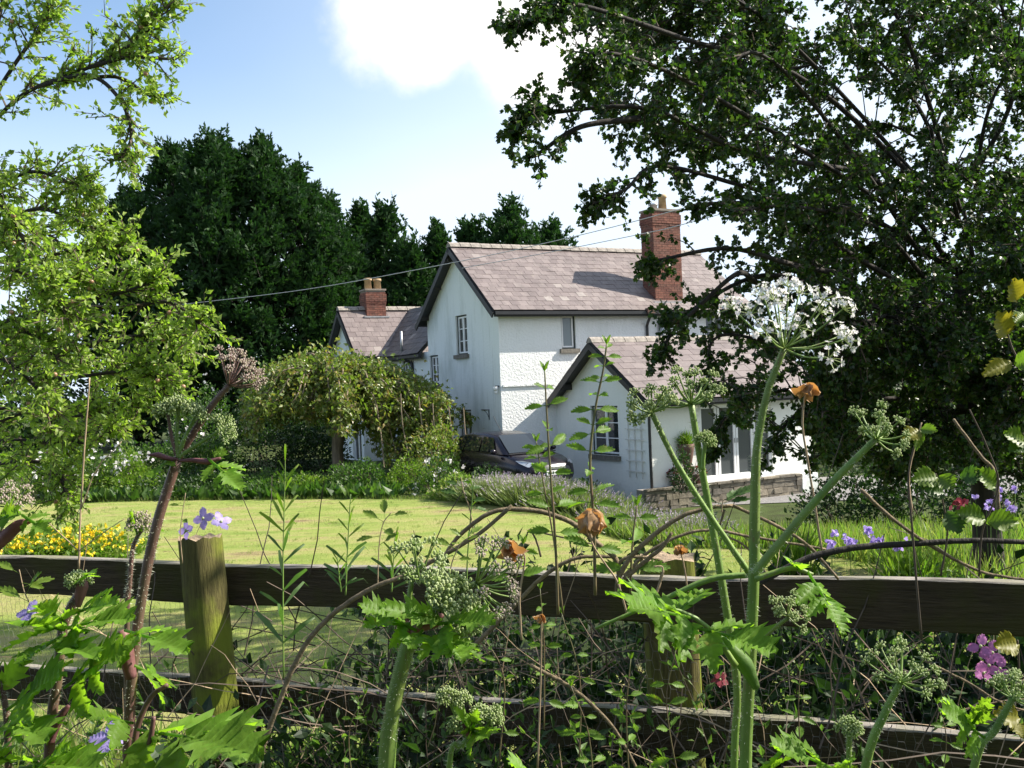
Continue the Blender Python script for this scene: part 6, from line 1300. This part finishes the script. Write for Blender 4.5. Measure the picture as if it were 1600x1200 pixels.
n = 9000; s = rng.uniform(-1, 5.5, n); d = rng.uniform(-.9, 2.6, n); p = FO + FU * s[:, None] + FNv * d[:, None]; ax = rng.normal(0, .45, (n, 3)); ax[:, 2] = 1
p[:, 2] = gz(p[:, 0], p[:, 1]) - .01; kind(cloud('bank_grass', None, M['lf_grass'], p, ax, rng.uniform(.12, .34, n), T_BLADE), 'stuff')
# flower bed beyond the right rail
n = 17000; x = rng.uniform(.9, 6.5, n); y = rng.uniform(4.2, 11.5, n); k = (x > .16 * y + .15 + .25 * np.sin(y * 2)); x, y = x[k], y[k]; hh = .32 + .14 * np.sin(x * 3) * np.cos(y * 2.2); z = gz(x, y) + hh * rng.random(len(x)) ** .7
kind(cloud('ground_cover', None, M['lf_cover'], np.stack([x, y, z], -1), rng.normal(0, .8, (len(x), 3)) + (0, 0, .4), rng.uniform(.04, .1, len(x)), T_OV, .5), 'stuff')
def iris(label, px, py, Y, n, hgt):
    c = at(px, py, Y); c[2] = gz(c[0], c[1]); t = thing('iris_clump', label, 'iris', c); b = c + rng.normal(0, .12, (n, 3)) * (1, .8, 0); d = rng.normal(0, .22, (n, 3)) + (0, 0, 1)
    V, F = cloud_arrays(b, d, hgt * rng.uniform(.6, 1.1, n), (T_BLADE[0] * (.9, 1, .6), T_BLADE[1])); npmesh('leaves', V, F, M['iris'], t)['kind'] = 'stuff'
iris('iris clump with stiff sword leaves at the right end of the bed', 1560, 900, 6.5, 46, 1.1); iris('iris clump with drooping sword leaves above the right rail', 1470, 900, 7.2, 34, 1.0); iris('small upright iris clump left in the right flower bed', 1375, 890, 7.8, 18, 1.0); iris('dark iris clump at the right edge', 1620, 900, 6.2, 40, 1.2)
def posy(label, px, py, Y, n, mat, size=.05, spread=(.25, .2, .1), name='geranium', cat='flowers'):
    c = at(px, py, Y); t = thing(name, label, cat, (c[0], c[1], float(gz(c[0], c[1])))); fp = c + rng.normal(0, 1, (n, 3)) * spread
    st = np.stack([np.stack([fp[:, 0], fp[:, 1], np.full(n, float(gz(c[0], c[1])))], -1), fp], 1); V, F = twig_arrays(st, .003, .002); npmesh('stems', V, F, M['stem_green'], t)['kind'] = 'stuff'
    for q in fp:
        ax = rng.normal(0, .4, 3) + (-.1, -.5, .7); V, F = cloud_arrays(np.repeat(q[None], 9, 0) + rng.normal(0, size * .12, (9, 3)), rng.normal(0, 1, (9, 3)), size * .6, T_RND, .4); npmesh('flower', V, F, mat, t)
posy('three purple geranium flowers left in the right flower bed', 1302, 846, 8.0, 6, M['fl_purple'], .07, (.09, .1, .07)); posy('purple geranium cluster middle of the right flower bed', 1332, 838, 8.2, 4, M['fl_purple'], .08, (.07, .1, .03)); posy('purple geranium flowers right of the geranium cluster', 1378, 842, 8.0, 5, M['fl_purple'], .08, (.1, .1, .03))
posy('dark red flower heads above the right flower bed', 1482, 785, 7.4, 3, M['fl_red'], .08, (.05, .1, .02)); posy('pale lilac flowers among the irises at the right', 1555, 785, 8.2, 12, M['fl_purple'], .06, (.16, .1, .07))
for (px, py, Y_, lab) in ((1235, 800, 13.5, 'bright green strappy plant at the edge of the long grass'), (1420, 830, 12.0, 'tall grassy plant before the dark hedge')):
    c = at(px, py, Y_); c[2] = gz(c[0], c[1]); t = thing('strappy_plant', lab, 'plant', c); n = 160; V, F = cloud_arrays(c + rng.normal(0, .12, (n, 3)) * (1, 1, 0), rng.normal(0, .5, (n, 3)) + (0, 0, 1), rng.uniform(.4, .8, n), T_BLADE); npmesh('leaves', V, F, M['lf_lime'], t)['kind'] = 'stuff'
